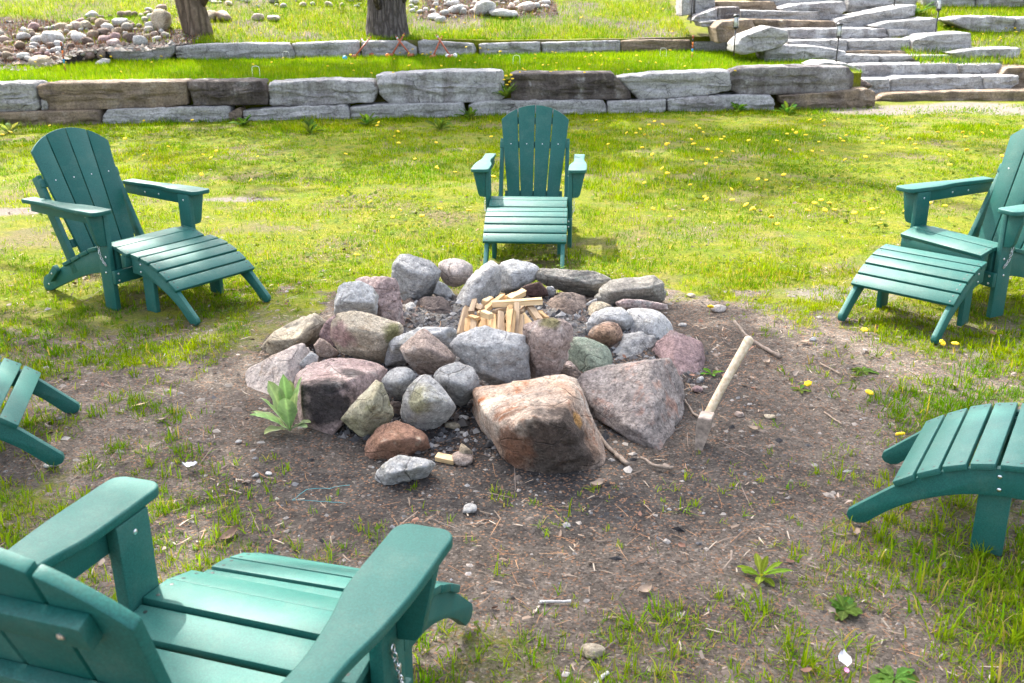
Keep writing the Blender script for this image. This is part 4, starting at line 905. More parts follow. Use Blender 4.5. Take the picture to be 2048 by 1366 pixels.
def stick_obj(name, pts, r0, r1, mat, lab, cat, group=None, n=8, jit=0.0):
    P = [Vector(p) for p in pts]; dense = []
    for a, b in zip(P, P[1:]):
        for k in range(4): dense.append(a.lerp(b, k/4))
    dense.append(P[-1]); rj = random.Random(len(name)+int(abs(P[0].x)*1000))
    if jit: dense = [q + Vector((rj.uniform(-jit,jit), rj.uniform(-jit,jit), rj.uniform(-jit,jit)*.5)) for q in dense]
    rad = [(r0+(r1-r0)*i/(len(dense)-1))*rj.uniform(.85,1.12) for i in range(len(dense))]
    o0 = dense[0].copy(); V, F = tube([q-o0 for q in dense], rad, n)
    return tag(link(name, poly_mesh(name, V, F, mat), loc=o0), lab, cat, group)
# axe
ah = at_z(1405, 893, 0.0); axe = thing('axe', 'axe stuck upright in the soil by its rusty head, bleached wooden handle', 'axe', ah)
a0 = at_y(1411, 838, 3.255); a1 = at_y(1437, 788, 3.32); a2 = at_y(1470, 728, 3.40); a3 = at_y(1500, 676, 3.48)
ctrl = [a0 + (a0-a1)*0.35, a0, a1, a2, a2.lerp(a3, .7), a3]
dense = []
for i in range(len(ctrl)-1):
    for k in range(5): dense.append(ctrl[i].lerp(ctrl[i+1], k/5))
dense.append(ctrl[-1]); sm = [dense[0]] + [(dense[i-1]+dense[i]*2+dense[i+1])/4 for i in range(1, len(dense)-1)] + [dense[-1]]
rad = np.interp(np.linspace(0,1,len(sm)), [0,.2,.45,.75,.92,.98,1], [.0165,.016,.0155,.017,.0195,.018,.012])
V, F = tube([p-ah for p in sm], rad, 14); link('handle', poly_mesh('handle', V, F, M['handle']), axe)
b = bmesh.new()
hx = Vector((.030,-.0,0)); 
prof = [(-.028,.135),(.030,.142),(.036,.095),(.040,.03),(.046,-.05),(-.046,-.05),(-.030,.03),(-.026,.09)]
# head: wedge, thick at the poll (top), thin at the buried bit
tb = bmesh.new(); rings = []
for (zz, wx, wy) in ((.140,.030,.022),(.136,.033,.025),(.09,.031,.025),(.05,.033,.019),(.0,.040,.012),(-.06,.045,.003)):
    rings.append([tb.verts.new((sx*wy*1.0 + (zz-.05)*0.12, sy*wx, zz)) for sx, sy in ((-1,-1),(1,-1),(1,1),(-1,1))])
for A_, B_ in zip(rings, rings[1:]):
    for j in range(4): tb.faces.new((A_[j], A_[(j+1)%4], B_[(j+1)%4], B_[j]))
tb.faces.new(rings[0]); tb.faces.new(rings[-1][::-1])
bmesh.ops.bevel(tb, geom=[e for e in tb.edges if len(e.link_faces)==2 and e.calc_face_angle(0)>.7], offset=.002, segments=2, affect='EDGES')
hd = part('axe_head', tb, axe, M['rust']); hd.rotation_euler = (0,0,-.35); hd.location = (-.004,0,-.012); b.free()
g = lambda u, v, z=.012: at_z(u, v, z)
stick_obj('twig', [g(1469,642,.05), g(1491,670,.03), g(1524,694), g(1562,714)], .007, .010, M['twig'], 'curved brown stick lying behind the axe handle', 'stick', jit=.003)
stick_obj('twig', [g(1190,855,.03), g(1212,890,.015), g(1235,912), g(1256,929)], .006, .009, M['twig'], 'short stick poking out right of the huge orange boulder', 'stick', jit=.003)
stick_obj('twig', [g(1283,915), g(1310,932), g(1346,936)], .005, .008, M['twig'], 'short charred stick lying below the striped boulder', 'stick', jit=.003)
stick_obj('twig', [g(1079,1204), g(1085,1203), g(1110,1204), g(1142,1202)], .0042, .004, M['palestick'], 'pale bent lichen covered twig on the foreground soil', 'twig', jit=.0015)
stick_obj('twig', [g(1189,1370), g(1205,1353), g(1216,1345)], .005, .0045, M['palestick'], 'pale twig end at the bottom edge of the photo', 'twig')
stick_obj('twig', [g(1445,1140), g(1462,1118), g(1463,1102)], .003, .004, M['twig'], 'thin dark twig left of the yellow green weed', 'twig', jit=.002)
stick_obj('twig', [g(1370,800,.02), g(1385,826), g(1398,835)], .004, .006, M['twig'], 'dark burnt twig between striped boulder and axe head', 'twig', jit=.002)
stick_obj('twig', [g(1640,726), g(1662,738), g(1682,748)], .003, .004, M['paleleaf'], 'thin straw coloured twig on soil below the right footrest', 'twig', jit=.002)
stick_obj('twig', [g(1648,824), g(1668,838), g(1684,848)], .003, .003, M['paleleaf'], 'thin pale twig on the soil right of the axe', 'twig', jit=.002)
stick_obj('string', [g(700,970,.006), g(660,976,.006), g(612,978,.006), g(585,1000,.006), g(640,1003,.006), g(690,1006,.006)], .0008, .0008, M['oliveline'], 'loose blue green string on the soil left of the foremost rock', 'string', n=5, jit=.003)

# single stones on the soil
SS = [(940,1022,36,24,'grey','lone pale stone on bare soil below the ring'),(1185,1302,56,30,'tan','two toned pale stone in the foreground grass'),(1437,618,38,20,'whitepink','flat pinkish stone with a dandelion to its left'),
 (1383,588,22,12,'paletan','small tan stone behind the right rim of the ring'),(1540,836,26,12,'paletan','flat tan chip right of the axe head'),(1478,834,22,14,'brownred','small brown stone right of the axe head'),
 (1625,682,16,12,'pale','small white stone above the thin straw twig'),(924,918,56,36,'brownred','flat dark rock beside the huge orange boulder'),(885,918,30,16,'kindling','x'),(929,855,24,16,'grey','small grey disc stone under the fist shaped rock'),
 (478,885,18,10,'grey','small grey pebble left of the leafy plant'),(538,945,18,10,'pale','white pebble below the leafy plant'),(512,950,14,12,'pale','tiny white flake left of the white pebble'),(100,925,34,14,'grey','grey stone at the tip of the left edge footrest'),
 (1300,805,20,14,'pale','x2'),(1400,765,18,16,'grey','small grey stone at the foot of the purple boulder'),(1394,785,26,18,'purple','reddish stone below the purple red boulder'),(1365,648,20,10,'grey','small grey stone right of the flat pinkish slab')]
def lawn_h(x, y): return float(lawn_z(np.array([x]), np.array([y]))[0])
for i, (u, v, wp, hp, m, lab) in enumerate(SS):
    if lab.startswith('x'): continue
    q = at_z(u, v+hp*.2, 0.0); s = (q.y*cp_ + CAMH*sp_)/FPX; a, bb = wp*s/2, hp*s/2
    r = np.random.default_rng(900+i); P = r.normal(size=(18,3)); P /= np.linalg.norm(P, axis=1)[:,None]; P *= np.array([a, (a+bb)*.6, bb*.9])
    me, c = rock_mesh('ground_stone', P, 3, 12, 5, .012, 900+i); me.materials.append(M[m]); o = link('ground_stone', me, loc=(q.x, q.y, lawn_h(q.x,q.y)+bb*.45)); tag(o, lab, 'stone', 'stones lying on the bare soil')
p = at_y(*CA([(1075,1140)])[0], 3.12); b = bmesh.new(); beam(b, (-.035,0,0), (.035,.012,0), .03, .02, (0,0,1), .002); o = link('wood_chip', bm_mesh(b, 'wood_chip', M['kindling_pale']), loc=(p.x, p.y, lawn_h(p.x,p.y)+.012)); o.rotation_euler=(0.2,.1,-.5); tag(o, 'light split wood chip beside the huge orange boulder', 'wood chip')
def flat_leaf(u, v, L, W, rz, mat, name, lab, cat, curl=.25, z=.008, crinkle=.15, seed=0):
    q = at_z(u, v); r = random.Random(seed); V, F = [], []; n, m = 9, 5
    for i in range(n):
        t = i/(n-1); ww = W*math.sin(math.pi*min(1, t*.93+.05))**.8
        for j in range(m):
            k = (j/(m-1)-.5)
            V.append(((t-.5)*L + r.uniform(-1,1)*.02*L, k*ww, curl*L*(abs(k)*1.4)**2*.5 + curl*L*(t-.5)**2 + r.uniform(-1,1)*crinkle*.05*L))
    for i in range(n-1):
        for j in range(m-1): F.append((i*m+j, (i+1)*m+j, (i+1)*m+j+1, i*m+j+1))
    o = link(name, poly_mesh(name, V, F, mat), loc=(q.x, q.y, lawn_h(q.x,q.y)+z)); o.rotation_euler = (r.uniform(-.2,.2), r.uniform(-.2,.2), rz)
    return tag(o, lab, cat)
flat_leaf(460,1075,.075,.03,1.0,M['deadleaf'],'dead_leaf','brown curled dead leaf in grass between the two near arms','dead leaf',.5,seed=1)
flat_leaf(380,941,.05,.045,.4,M['paper'],'paper_scrap','crumpled white paper scrap on the soil at left','paper',.7,.02,1.2,2)
flat_leaf(1688,1328,.05,.032,1.5,M['paper'],'candy_wrapper','small white and pink wrapper in the grass at lower right','wrapper',.5,.02,.8,3)
flat_leaf(1692,1350,.018,.012,1.5,M['pinkfoil'],'wrapper_scrap','tiny red scrap just below the pink wrapper','wrapper',.5,.02,.8,4)
flat_leaf(1195,972,.05,.028,.2,M['paleleaf'],'dead_leaf','pale dead leaf on dark soil below the huge orange boulder','dead leaf',.4,seed=5)
flat_leaf(1290,1180,.05,.03,.6,M['paleleaf'],'dead_leaf','crumpled tan dead leaf among foreground grass tufts','dead leaf',.6,seed=6)
flat_leaf(1505,868,.05,.03,0,M['paleleaf'],'dead_leaf','tan dead leaf on the soil right of the axe head','dead leaf',.5,seed=7)
flat_leaf(1610,690,.05,.03,.5,M['paleleaf'],'dead_leaf','brown curled leaf on soil below the right footrest','dead leaf',.5,seed=8)
flat_leaf(1532,727,.05,.03,.9,M['paleleaf'],'dead_leaf','curled pale leaf on soil below the curved stick','dead leaf',.5,seed=9)
flat_leaf(340,768,.05,.02,.5,M['paleleaf'],'dead_leaf','pale dead leaf on soil left of the ring','dead leaf',.4,seed=10)
flat_leaf(280,812,.07,.014,.45,M['kindling_pale'],'wood_splinter','orange wood splinter on soil at left of the ring','wood chip',.05,seed=11)
flat_leaf(325,845,.05,.028,.5,M['paleleaf'],'dead_leaf','grey brown leaf on soil below the orange splinter','dead leaf',.4,seed=12)

# ------------------------------------------------------------------ broad leaved plants
def leaf_geo(base, dirv, L, W, droop, col, n=13, fold=.3, seed=0):
    """one pointed leaf blade, returned as vertices, quads, colours"""
    d = Vector(dirv).normalized(); sd = d.cross(Vector((0,0,1)));
    if sd.length < 1e-3: sd = Vector((1,0,0))
    sd.normalize(); nrm = sd.cross(d); V, F, C = [], [], []; r = random.Random(seed); m = 9; tw = r.uniform(-.5,.5)
    for i in range(n):
        t = i/(n-1); ww = W*(math.sin(math.pi*t**1.2)**.62)*(.35+.65*min(1,t*2.2))*(1+.06*math.sin(t*17+seed)) if 0 < t < 1 else (.12*W if t == 0 else .002)
        c = Vector(base) + d*(L*t) + Vector((0,0,-droop*L*t*t))
        for j in range(m):
            k = j/(m-1)-.5; q = c + sd*(ww*k*math.cos(tw*t)) + nrm*(fold*abs(k)*ww + ww*k*math.sin(tw*t)*1.2 + .05*W*math.sin(i*1.7+seed)*abs(k)*2)
            V.append(q); f = (.86 + .55*(1-abs(k)*2)**8 + .10*(1-t) + .10*math.sin(i*2.6 - abs(k)*9) + r.uniform(-.07,.07)); C.append(tuple(x*f for x in col))
    for i in range(n-1):
        for j in range(m-1): F.append((i*m+j, (i+1)*m+j, (i+1)*m+j+1, i*m+j+1))
    return V, F, C
def leaf_part(parent, org, *a, mat='mullein', **k):
    V, F, C = leaf_geo(*a, **k)
    me = raw_mesh('leaf', np.array([tuple(v) for v in V]), np.array(F), True, (M[mat],), {'col': np.array(C)}); return link('leaf', me, parent)
base = at_z(583, 862, .0); base.y -= .02
pl = thing('mullein_plant', 'soft leaved light green plant growing against the pink scorched boulder', 'plant', base)
G1 = (.25,.36,.10)
for i, (u, v, dy, L, W, dr) in enumerate([(535,766,.02,.0,.060,.10),(567,758,.07,.0,.050,.02),(604,760,.05,.0,.055,.05),(580,770,.09,0,.05,.0),(518,795,-.02,.0,.05,.2),(571,803,-.07,.0,.062,.05),
        (592,792,-.05,0,.03,.05),(492,830,-.04,.0,.055,.35),(500,826,.05,0,.05,.3),(526,872,-.10,.0,.05,.4),(626,846,-.04,.0,.04,.4),(618,858,-.07,0,.034,.4)]):
    tip = at_y(u, v, base.y+dy) - base; 
    d = tip.copy(); L = d.length*1.0; d.z += dr*L*.7
    leaf_part(pl, base, (0,0,.012), d, L*1.05, W*1.15, dr*.7, tuple(x*random.uniform(.85,1.15) for x in G1), seed=i, fold=.35)
weed0 = None
def weed(u, v, name, lab, n, L, W, col, up=.7, seed=0, on=None, group=None):
    q = on or at_z(u, v); z = lawn_h(q.x, q.y) if on is None else q.z
    t = thing(name, lab, 'plant', (q.x, q.y, z), 0, group); r = random.Random(seed)
    for i in range(n):
        a = i*2.4 + r.uniform(-.4,.4); e = r.uniform(.25,1)*up
        leaf_part(t, None, (0,0,.002), (math.cos(a)*math.cos(e), math.sin(a)*math.cos(e), math.sin(e)), L*r.uniform(.6,1.1), W*r.uniform(.7,1.1), .25, tuple(x*r.uniform(.8,1.2) for x in col), mat='grass', seed=seed+i, fold=.25)
    return t
weed(1522,1150,'weed','yellow green broad leaved weed on the bare foreground soil',11,.10,.024,(.19,.29,.03),1.1,1)
weed(1690,1215,'weed','leafy clover like weed in the grass at lower right',14,.06,.03,(.09,.16,.03),.6,2)
weed(1790,1355,'weed','broad leaved weed at the bottom edge on the right',7,.08,.045,(.12,.2,.04),.3,3)
weed(1600,780,'weed','small spreading weed on the soil right of the axe',7,.06,.018,(.12,.2,.03),.4,4)
weed(1424,752,'weed','little green sprout beside the purple red boulder',5,.06,.02,(.12,.24,.03),.6,5)
weed(1725,745,'weed','low green weed right of the axe below the right footrest',9,.07,.022,(.1,.18,.03),.3,6)
for i, (u, v, lab) in enumerate([(1575,222,'leafy weed at the foot of the lower wall below the dark slab'),(1470,215,'dark leafy weed before the pale end stone of the lower wall'),(940,232,'upright weed in a joint of the lower wall left of the back chair'),
        (735,245,'leafy weed at the foot of the lower wall left of centre'),(20,262,'tall pale weed at the wall foot behind the left chair'),(488,245,'weed growing beside the small brown block of the lower wall'),(1080,240,'leafy weed at the wall foot right behind the back chair'),
        (880,255,'low weed patch at the wall foot near the middle'),(620,262,'low weed clump in the lawn below the lower wall')]):
    q = at_z(u, v+6); q.y = min(q.y, float(W1(q.x))-.12); q.z = lawn_h(q.x, q.y)
    weed(u, v, 'wall_foot_weed', lab, 16, .24, .06, (.08,.16,.025) if i != 4 else (.2,.28,.1), 1.2, 40+i, q, 'weeds along the wall foot')
q = at_y(1012, 196, float(W1(0))-.0); weed(1012, 196, 'wall_foot_weed', 'tall dandelion clump rooted in a gap of the lower wall', 18, .3, .05, (.1,.18,.03), 1.4, 60, Vector((q.x, q.y+.02, q.z)), 'weeds along the wall foot')
q = on_hill(1835, 30); weed(0, 0, 'bank_weed', 'broad leaved dock plant beside the top step stones', 10, .4, .12, (.05,.12,.02), 1.0, 61, q)

# ------------------------------------------------------------------ trees
def leaf_cards(centers, rads, per, size, cols, seed, flat=.75):
    r = np.random.default_rng(seed); n = len(centers)*per
    d = r.normal(size=(n,3)); d /= np.linalg.norm(d, axis=1)[:,None]; rr_ = r.random(n)**.45
    c = np.repeat(np.array(centers), per, 0) + d*(rr_*np.repeat(np.array(rads), per))[:,None]*np.array([1,1,flat])
    a = r.normal(size=(n,3)); a[:,2] *= .5; a /= np.linalg.norm(a, axis=1)[:,None]
    b = np.cross(a, r.normal(size=(n,3))); b /= np.linalg.norm(b, axis=1)[:,None]
    s = size*r.uniform(.6,1.3,n)
    V = np.stack([c-a*s[:,None], c+b*(s*.45)[:,None], c+a*s[:,None], c-b*(s*.45)[:,None]], 1).reshape(-1,3)
    F = np.arange(n*4).reshape(n,4); col = np.array(cols)[r.integers(0,len(cols),n)]*r.uniform(.75,1.25,(n,1))
    return V, F, np.repeat(col, 4, 0)
def trunk_mesh(pts, rads, n=56, rough=.05, seed=0, ridge=22):
    P = np.array(pts, float); m = 70; t = np.linspace(0,1,m); tk = np.linspace(0,1,len(P))
    C = np.stack([np.interp(t, tk, P[:,k]) for k in range(3)], 1); R = np.interp(t, tk, rads)
    th = np.linspace(0, 2*np.pi, n, endpoint=False)
    T, H = np.meshgrid(th, t); q = np.stack([np.cos(T)*3.2, np.sin(T)*3.2, H*5.0], -1).reshape(-1,3)
    fl = fbm(q*np.array([1.8,1.8,1.1]), 4, seed).reshape(T.shape); fis = np.abs(fbm(q*np.array([2.2,2.2,.8])+9, 3, seed+5)).reshape(T.shape)
    rr_ = R[:,None]*(1 + rough*fl + rough*1.6*(np.clip(fis*3,0,.5)-.25))
    V = np.stack([C[:,0,None]+rr_*np.cos(T), C[:,1,None]+rr_*np.sin(T), np.repeat(C[:,2,None], n, 1)], -1).reshape(-1,3)
    i = np.arange(m*n).reshape(m,n); j = np.roll(i, -1, 1)
    return V, np.stack([i[:-1], j[:-1], j[1:], i[1:]], -1).reshape(-1,4)
GRN = [(.05,.085,.018),(.07,.11,.02),(.04,.07,.018)]
def tree(name, lab, loc, trunks, clumps, crads, per, size, bk, seed, group='trees of the garden', limbs=True):
    t = thing(name, lab, 'tree', loc, 0, group); L = Vector(loc)
    tops = []
    for pts, rads in trunks:
        V, F = trunk_mesh(pts, rads, seed=seed); link('trunk', raw_mesh('trunk', V, F, True, (bk,)), t); tops.append((pts, rads))
    if limbs:
        r = random.Random(seed); pts, rads = tops[0]
        for c in clumps[::4]:
            e = Vector(c)-L; zf = min(.92, max(.3, (e.z-.8)/max(pts[-1][2], 1e-3)*.8))
            tk = np.linspace(0,1,len(pts)); P = np.array(pts); s = Vector([float(np.interp(zf, tk, P[:,k])) for k in range(3)])
            mid = s.lerp(e, .5) + Vector((0,0,.25)); V, F = tube([s, mid, e], [.07, .045, .012], 6); link('limb', poly_mesh('limb', V, F, bk), t)
    V, F, C = leaf_cards([tuple(Vector(c)-L) for c in clumps], crads, per, size, GRN, seed)
    o = link('crown', raw_mesh('crown', V, F, False, (M['leaf'],), {'col': C}), t); o['kind'] = 'stuff'; return t
def shade(px, py, h): return (px + SUN.x/SUN.z*h, py + SUN.y/SUN.z*h, h)      # where a leaf clump must hang to shade the ground point (px, py)
rt = random.Random(11)
q = on_hill(772, 76); pinebase = Vector((q.x, q.y+.25, q.z-.05))
cl = [(pinebase.x + rt.gauss(0,1.5), pinebase.y + rt.gauss(0,1.5), rt.uniform(5,11.5)) for _ in range(70)]
tree('pine_tree', 'large pine with dark furrowed trunk standing above the upper wall', pinebase, [([(0,0,-.1),(0,0,.12),(0,0,.5),(-.01,0,2),(.02,.05,15)], [.43,.37,.32,.30,.10])], cl, [rt.uniform(.5,.9) for _ in cl], 60, .15, M['bark'], 3)
q = on_hill(385, 72); tb_ = Vector((q.x, q.y+.2, q.z-.05))
cl = [(tb_.x + rt.gauss(0,1.6), tb_.y + rt.gauss(0,1.5), rt.uniform(4,9)) for _ in range(60)]
tree('forked_tree', 'forked brown trunk tree standing beside the rubble bank', tb_, [([(.10,0,-.1),(.08,0,.2),(.02,0,.6),(-.10,0,1.5),(-.5,.2,8)], [.25,.19,.17,.16,.06]), ([(-.02,.05,-.1),(-.06,.05,.15),(-.14,.05,.5),(-.25,.06,1.5),(-.9,.3,7)], [.22,.17,.15,.14,.05])], cl, [rt.uniform(.5,.8) for _ in cl], 55, .14, M['bark2'], 4)
# trees outside the frame whose crowns shade the fire pit
cl, cr_ = [], []
def cover(n, xlo, xhi, ylo, yhi, hlo, hhi, rad, test=None):
    k = 0
    while k < n:
        x_, y_ = rt.uniform(xlo,xhi), rt.uniform(ylo,yhi)
        if test and not test(x_, y_): continue
        cl.append(shade(x_, y_, rt.uniform(hlo,hhi))); cr_.append(rad*rt.uniform(.8,1.2)); k += 1
cover(31, -2.4, 2.0, 1.9, 5.2, 6.5, 9.0, .55, lambda x, y: math.hypot((x+.2)/2.0, (y-3.5)/1.75) < 1 and not (math.hypot(x+.5, y-1.9) < .7))
tree('maple_tree', 'broad leaved tree left of the frame whose crown shades the fire ring', (-6.4,8.6,-.05), [([(0,0,-.1),(0,0,.4),(.1,-.05,3),(.6,-.4,7.5)], [.34,.25,.2,.08])], cl, cr_, 84, .12, M['bark2'], 6)
cl, cr_ = [], []
cover(24, .7, 3.6, 1.2, 3.6, 7.5, 9.5, .5, lambda x, y: math.hypot((x-2.0)/1.3, (y-2.4)/1.1) < 1)
cover(16, -3.4, -1.2, .8, 3.4, 7.5, 9.5, .5)
cover(6, -.74, -.52, .65, 1.25, 7.0, 8.5, .17)  # small leaf clumps added only to shade the near chair's left arm
cover(9, -.10, .14, .62, 1.28, 7.0, 8.5, .11, lambda x, y: abs(x - (.08 - .30*(1.24-y))) < .05)  # tight row of clumps added to shade its right arm
tree('maple_tree', 'broad leaved tree left of the camera whose crown shades the foreground', (-7.4,5.6,-.05), [([(0,0,-.1),(0,0,.4),(.2,.1,3.5),(1.0,.4,8)], [.34,.26,.2,.08])], cl, cr_, 110, .12, M['bark2'], 8)

# ------------------------------------------------------------------ croquet set, path lights
def terr_pt(u, v):
    rx, rz = ray(u, v); Y = np.arange(12.5, 17, .02); k = np.nonzero(CAMH + rz*Y <= terrace_z(rx*Y, Y))[0]
    return at_y(u, v, float(Y[k[0]] if len(k) else 17))
MG = 'croquet mallets leaning on the upper wall'
for i, (bu, bv, tu, tv, lab) in enumerate([(710,117,742,73,'croquet mallet of the left crossed pair, rising to the right'),(746,113,722,77,'croquet mallet of the left crossed pair, rising to the left'),
        (784,114,809,67,'croquet mallet of the middle crossed pair, rising to the right'),(822,115,792,73,'croquet mallet of the middle crossed pair, rising to the left'),
        (866,117,884,72,'croquet mallet of the right crossed pair, rising to the right'),(901,117,873,70,'croquet mallet of the right crossed pair, rising to the left')]):
    p = terr_pt(bu, bv); p.z += .03; q = at_y(tu, tv, p.y + .18 + .02*(i%2)); t = thing('croquet_mallet', lab, 'mallet', p, 0, MG); d = q-p
    V, F = tube([Vector((0,0,0)), d*.88], .014, 8); link('handle', poly_mesh('handle', V, F, M['redpaint']), t)
    V, F = tube([d*.885, d*.94], .0145, 8); link('grip_band', poly_mesh('grip_band', V, F, M['white' if i % 2 else 'yellowp']), t)
    V, F = tube([d*.945, d], .014, 8); link('grip', poly_mesh('grip', V, F, M['redpaint']), t)
    V, F = tube([Vector((-.02,-.11,0)), Vector((.02,.10,0))], .032, 12); link('mallet_head', poly_mesh('mallet_head', V, F, M['redpaint']), t)
for (u, v, m, lab) in [(690,121,'blue','blue croquet ball in the grass before the left mallets'),(775,116,'orangeball','orange croquet ball in the grass before the middle mallets'),(895,117,'white','white croquet ball beside the right mallets'),(910,116,'white','second white ball, right of the one by the right mallets')]:
    p = terr_pt(u, v); b = bmesh.new(); bmesh.ops.create_uvsphere(b, u_segments=16, v_segments=10, radius=.04); o = link('croquet_ball', bm_mesh(b, 'croquet_ball', M[m], ang=80), loc=p+Vector((0,0,.035))); tag(o, lab, 'ball', 'croquet balls')
for (u, v, hh, lab) in [(131,144,.42,'striped croquet stake in the grass at the foot of the rubble'),(1384,117,.36,'striped croquet stake before the brown stone of the upper wall')]:
    p = terr_pt(u, v); t = thing('croquet_stake', lab, 'stake', p, 0, 'croquet stakes'); z0 = 0
    for k, m in enumerate(['redpaint','yellowp','blue','redpaint','orangeball','black','redpaint']):
        V, F = tube([(0,0,z0), (0,0,z0+hh/7-.001)], .013, 8); link('colour_band', poly_mesh('colour_band', V, F, M[m]), t); z0 += hh/7
for (u, v, lab) in [(513,157,'white croquet hoop on the terrace left of centre'),(1033,133,'white croquet hoop on the terrace behind the back chair'),(1326,117,'white croquet hoop on the terrace near the brown stone'),(940,110,'white croquet hoop right of the crossed mallets'),(573,124,'white croquet hoop near the left crossed mallets')]:
    p = terr_pt(u, v); V, F = tube([(-.05,0,0),(-.05,0,.13),(-.04,0,.155),(0,0,.165),(.04,0,.155),(.05,0,.13),(.05,0,0)], .0032, 6); tag(link('croquet_hoop', poly_mesh('croquet_hoop', V, F, M['white']), loc=p), lab, 'hoop', 'croquet hoops')
lampA = None
def path_light():
    t = thing('path_light', 'x', 'path light')
    V, F = tube([(0,0,-.05),(0,0,.34)], .011, 8); link('stake', poly_mesh('stake', V, F, M['black']), t)
    V, F = tube([(0,0,.34),(0,0,.36),(0,0,.375)], [.02,.042,.044], 14); link('base_ring', poly_mesh('base_ring', V, F, M['black']), t)
    V, F = tube([(0,0,.376),(0,0,.52)], .036, 14); link('lens', poly_mesh('lens', V, F, M['glass']), t)
    V, F = tube([(0,0,.521),(0,0,.535),(0,0,.555)], [.05,.052,.03], 14); link('cap', poly_mesh('cap', V, F, M['black']), t)
    for k in range(4):
        a = k*math.pi/2+.4; V, F = tube([(.04*math.cos(a),.04*math.sin(a),.37),(.04*math.cos(a),.04*math.sin(a),.525)], .004, 5); link('cage_bar', poly_mesh('cage_bar', V, F, M['black']), t)
    return t
lampA = path_light()
for i, (u, v, Y, lab) in enumerate([(1672,126,14.75,'black solar path light on the steps edge, lowest of them'),(1468,105,15.6,'black solar path light left of the large grey step boulder'),(1382,40,17.7,'black solar path light at the top of the slope left of the steps'),
        (1871,66,16.75,'black solar path light at the right side of the steps'),(1788,14,17.6,'black solar path light on the upper steps near the top edge')]):
    o = lampA if i == 0 else copy_tree(lampA); o.location = at_y(u, v, Y); tag(o, lab, 'path light', 'solar path lights by the steps')
V, F = tube([(-.05,0,.0),(.05,0,.0)], .06, 10)
q = at_y(1714, 170, 14.35); me, c = rock_mesh('step_pebble', np.random.default_rng(3).normal(size=(20,3))*.07, 3, 9, 4, .01, 5); me.materials.append(M['burntbrown']); tag(link('step_pebble', me, loc=q), 'small dark round stone wedged beside the dark streaked wall slab', 'stone')

# ------------------------------------------------------------------ dandelions
def dandelion_mesh(n=14):
    V, F, MI = [], [], []
    for ring, (rad, z) in enumerate(((.004,.006),(.012,.009),(.018,.004),(.0165,-.002))):
        for k in range(n): a = 2*math.pi*k/n; rj = rad*(1 + (.14 if k % 2 else -.1)*(ring >= 2)); V.append((rj*math.cos(a), rj*math.sin(a), z+(.0015 if k%2 else 0)))
    for ring in range(3):
        for k in range(n): F.append((ring*n+k, ring*n+(k+1)%n, (ring+1)*n+(k+1)%n, (ring+1)*n+k)); MI.append(0)
    F.append(tuple(range(n))); MI.append(0)
    o = len(V); V2, F2 = tube([(0,0,-.001),(.002,.001,-.03),(.0,.004,-.065)], .0018, 5); V += [tuple(v) for v in V2]; F += [tuple(k+o for k in f) for f in F2]; MI += [1]*len(F2)
    me = poly_mesh('dandelion', V, F, None, False); me.materials.append(M['yellow']); me.materials.append(M['stem']); me.polygons.foreach_set('material_index', MI); return me
M['stem'] = simple('dandelion_stem', (.13,.2,.04), .5)
DM = [dandelion_mesh(14), dandelion_mesh(12)]
def dand(p, h, lab, k, sc=1.0):
    o = link('dandelion', DM[k % 2], loc=p + Vector((0,0,h))); o.scale = (sc,)*3; rd = random.Random(k); o.rotation_euler = (rd.uniform(-.1,.7), rd.uniform(-.35,.35), rd.uniform(0,6)); tag(o, lab, 'dandelion', 'dandelions in the grass')
k = 0
for (u, v, lab) in [(1421,616,'dandelion flower left of the flat pinkish stone'),(1729,662,'dandelion flower left of the right footrest, nearest the soil'),(1884,688,'dandelion left of a pair at the right footrest toe'),(1910,690,'dandelion right of a pair at the right footrest toe'),(1738,788,'dandelion in grass above the lower right footrest'),
        (1616,770,'dandelion in the small spreading weed right of the axe'),(1800,872,'dandelion beside the far rail of the lower right footrest'),(714,512,'dandelion left of the blocky blue grey rock')]:
    p = at_z(u, v, .03); dand(Vector((p.x,p.y,0)), .035, lab, k, .9); k += 1
rd = random.Random(21)
BANDS = [(90, 0, 2048, 245, 330, 'lawn', 'yellow dandelion in the lawn between the chairs and lower wall'),(55, 350, 2048, 330, 470, 'lawn', 'yellow dandelion in the bright lawn around the chairs'),(75, 60, 1480, 100, 160, 'terr', 'yellow dandelion in the terrace grass between the two walls'),(30, 380, 1400, 15, 75, 'hill', 'yellow dandelion on the bank above the upper wall'),(12, 1900, 2040, 55, 120, 'hill', 'yellow dandelion on the grassy bank right of the steps')]
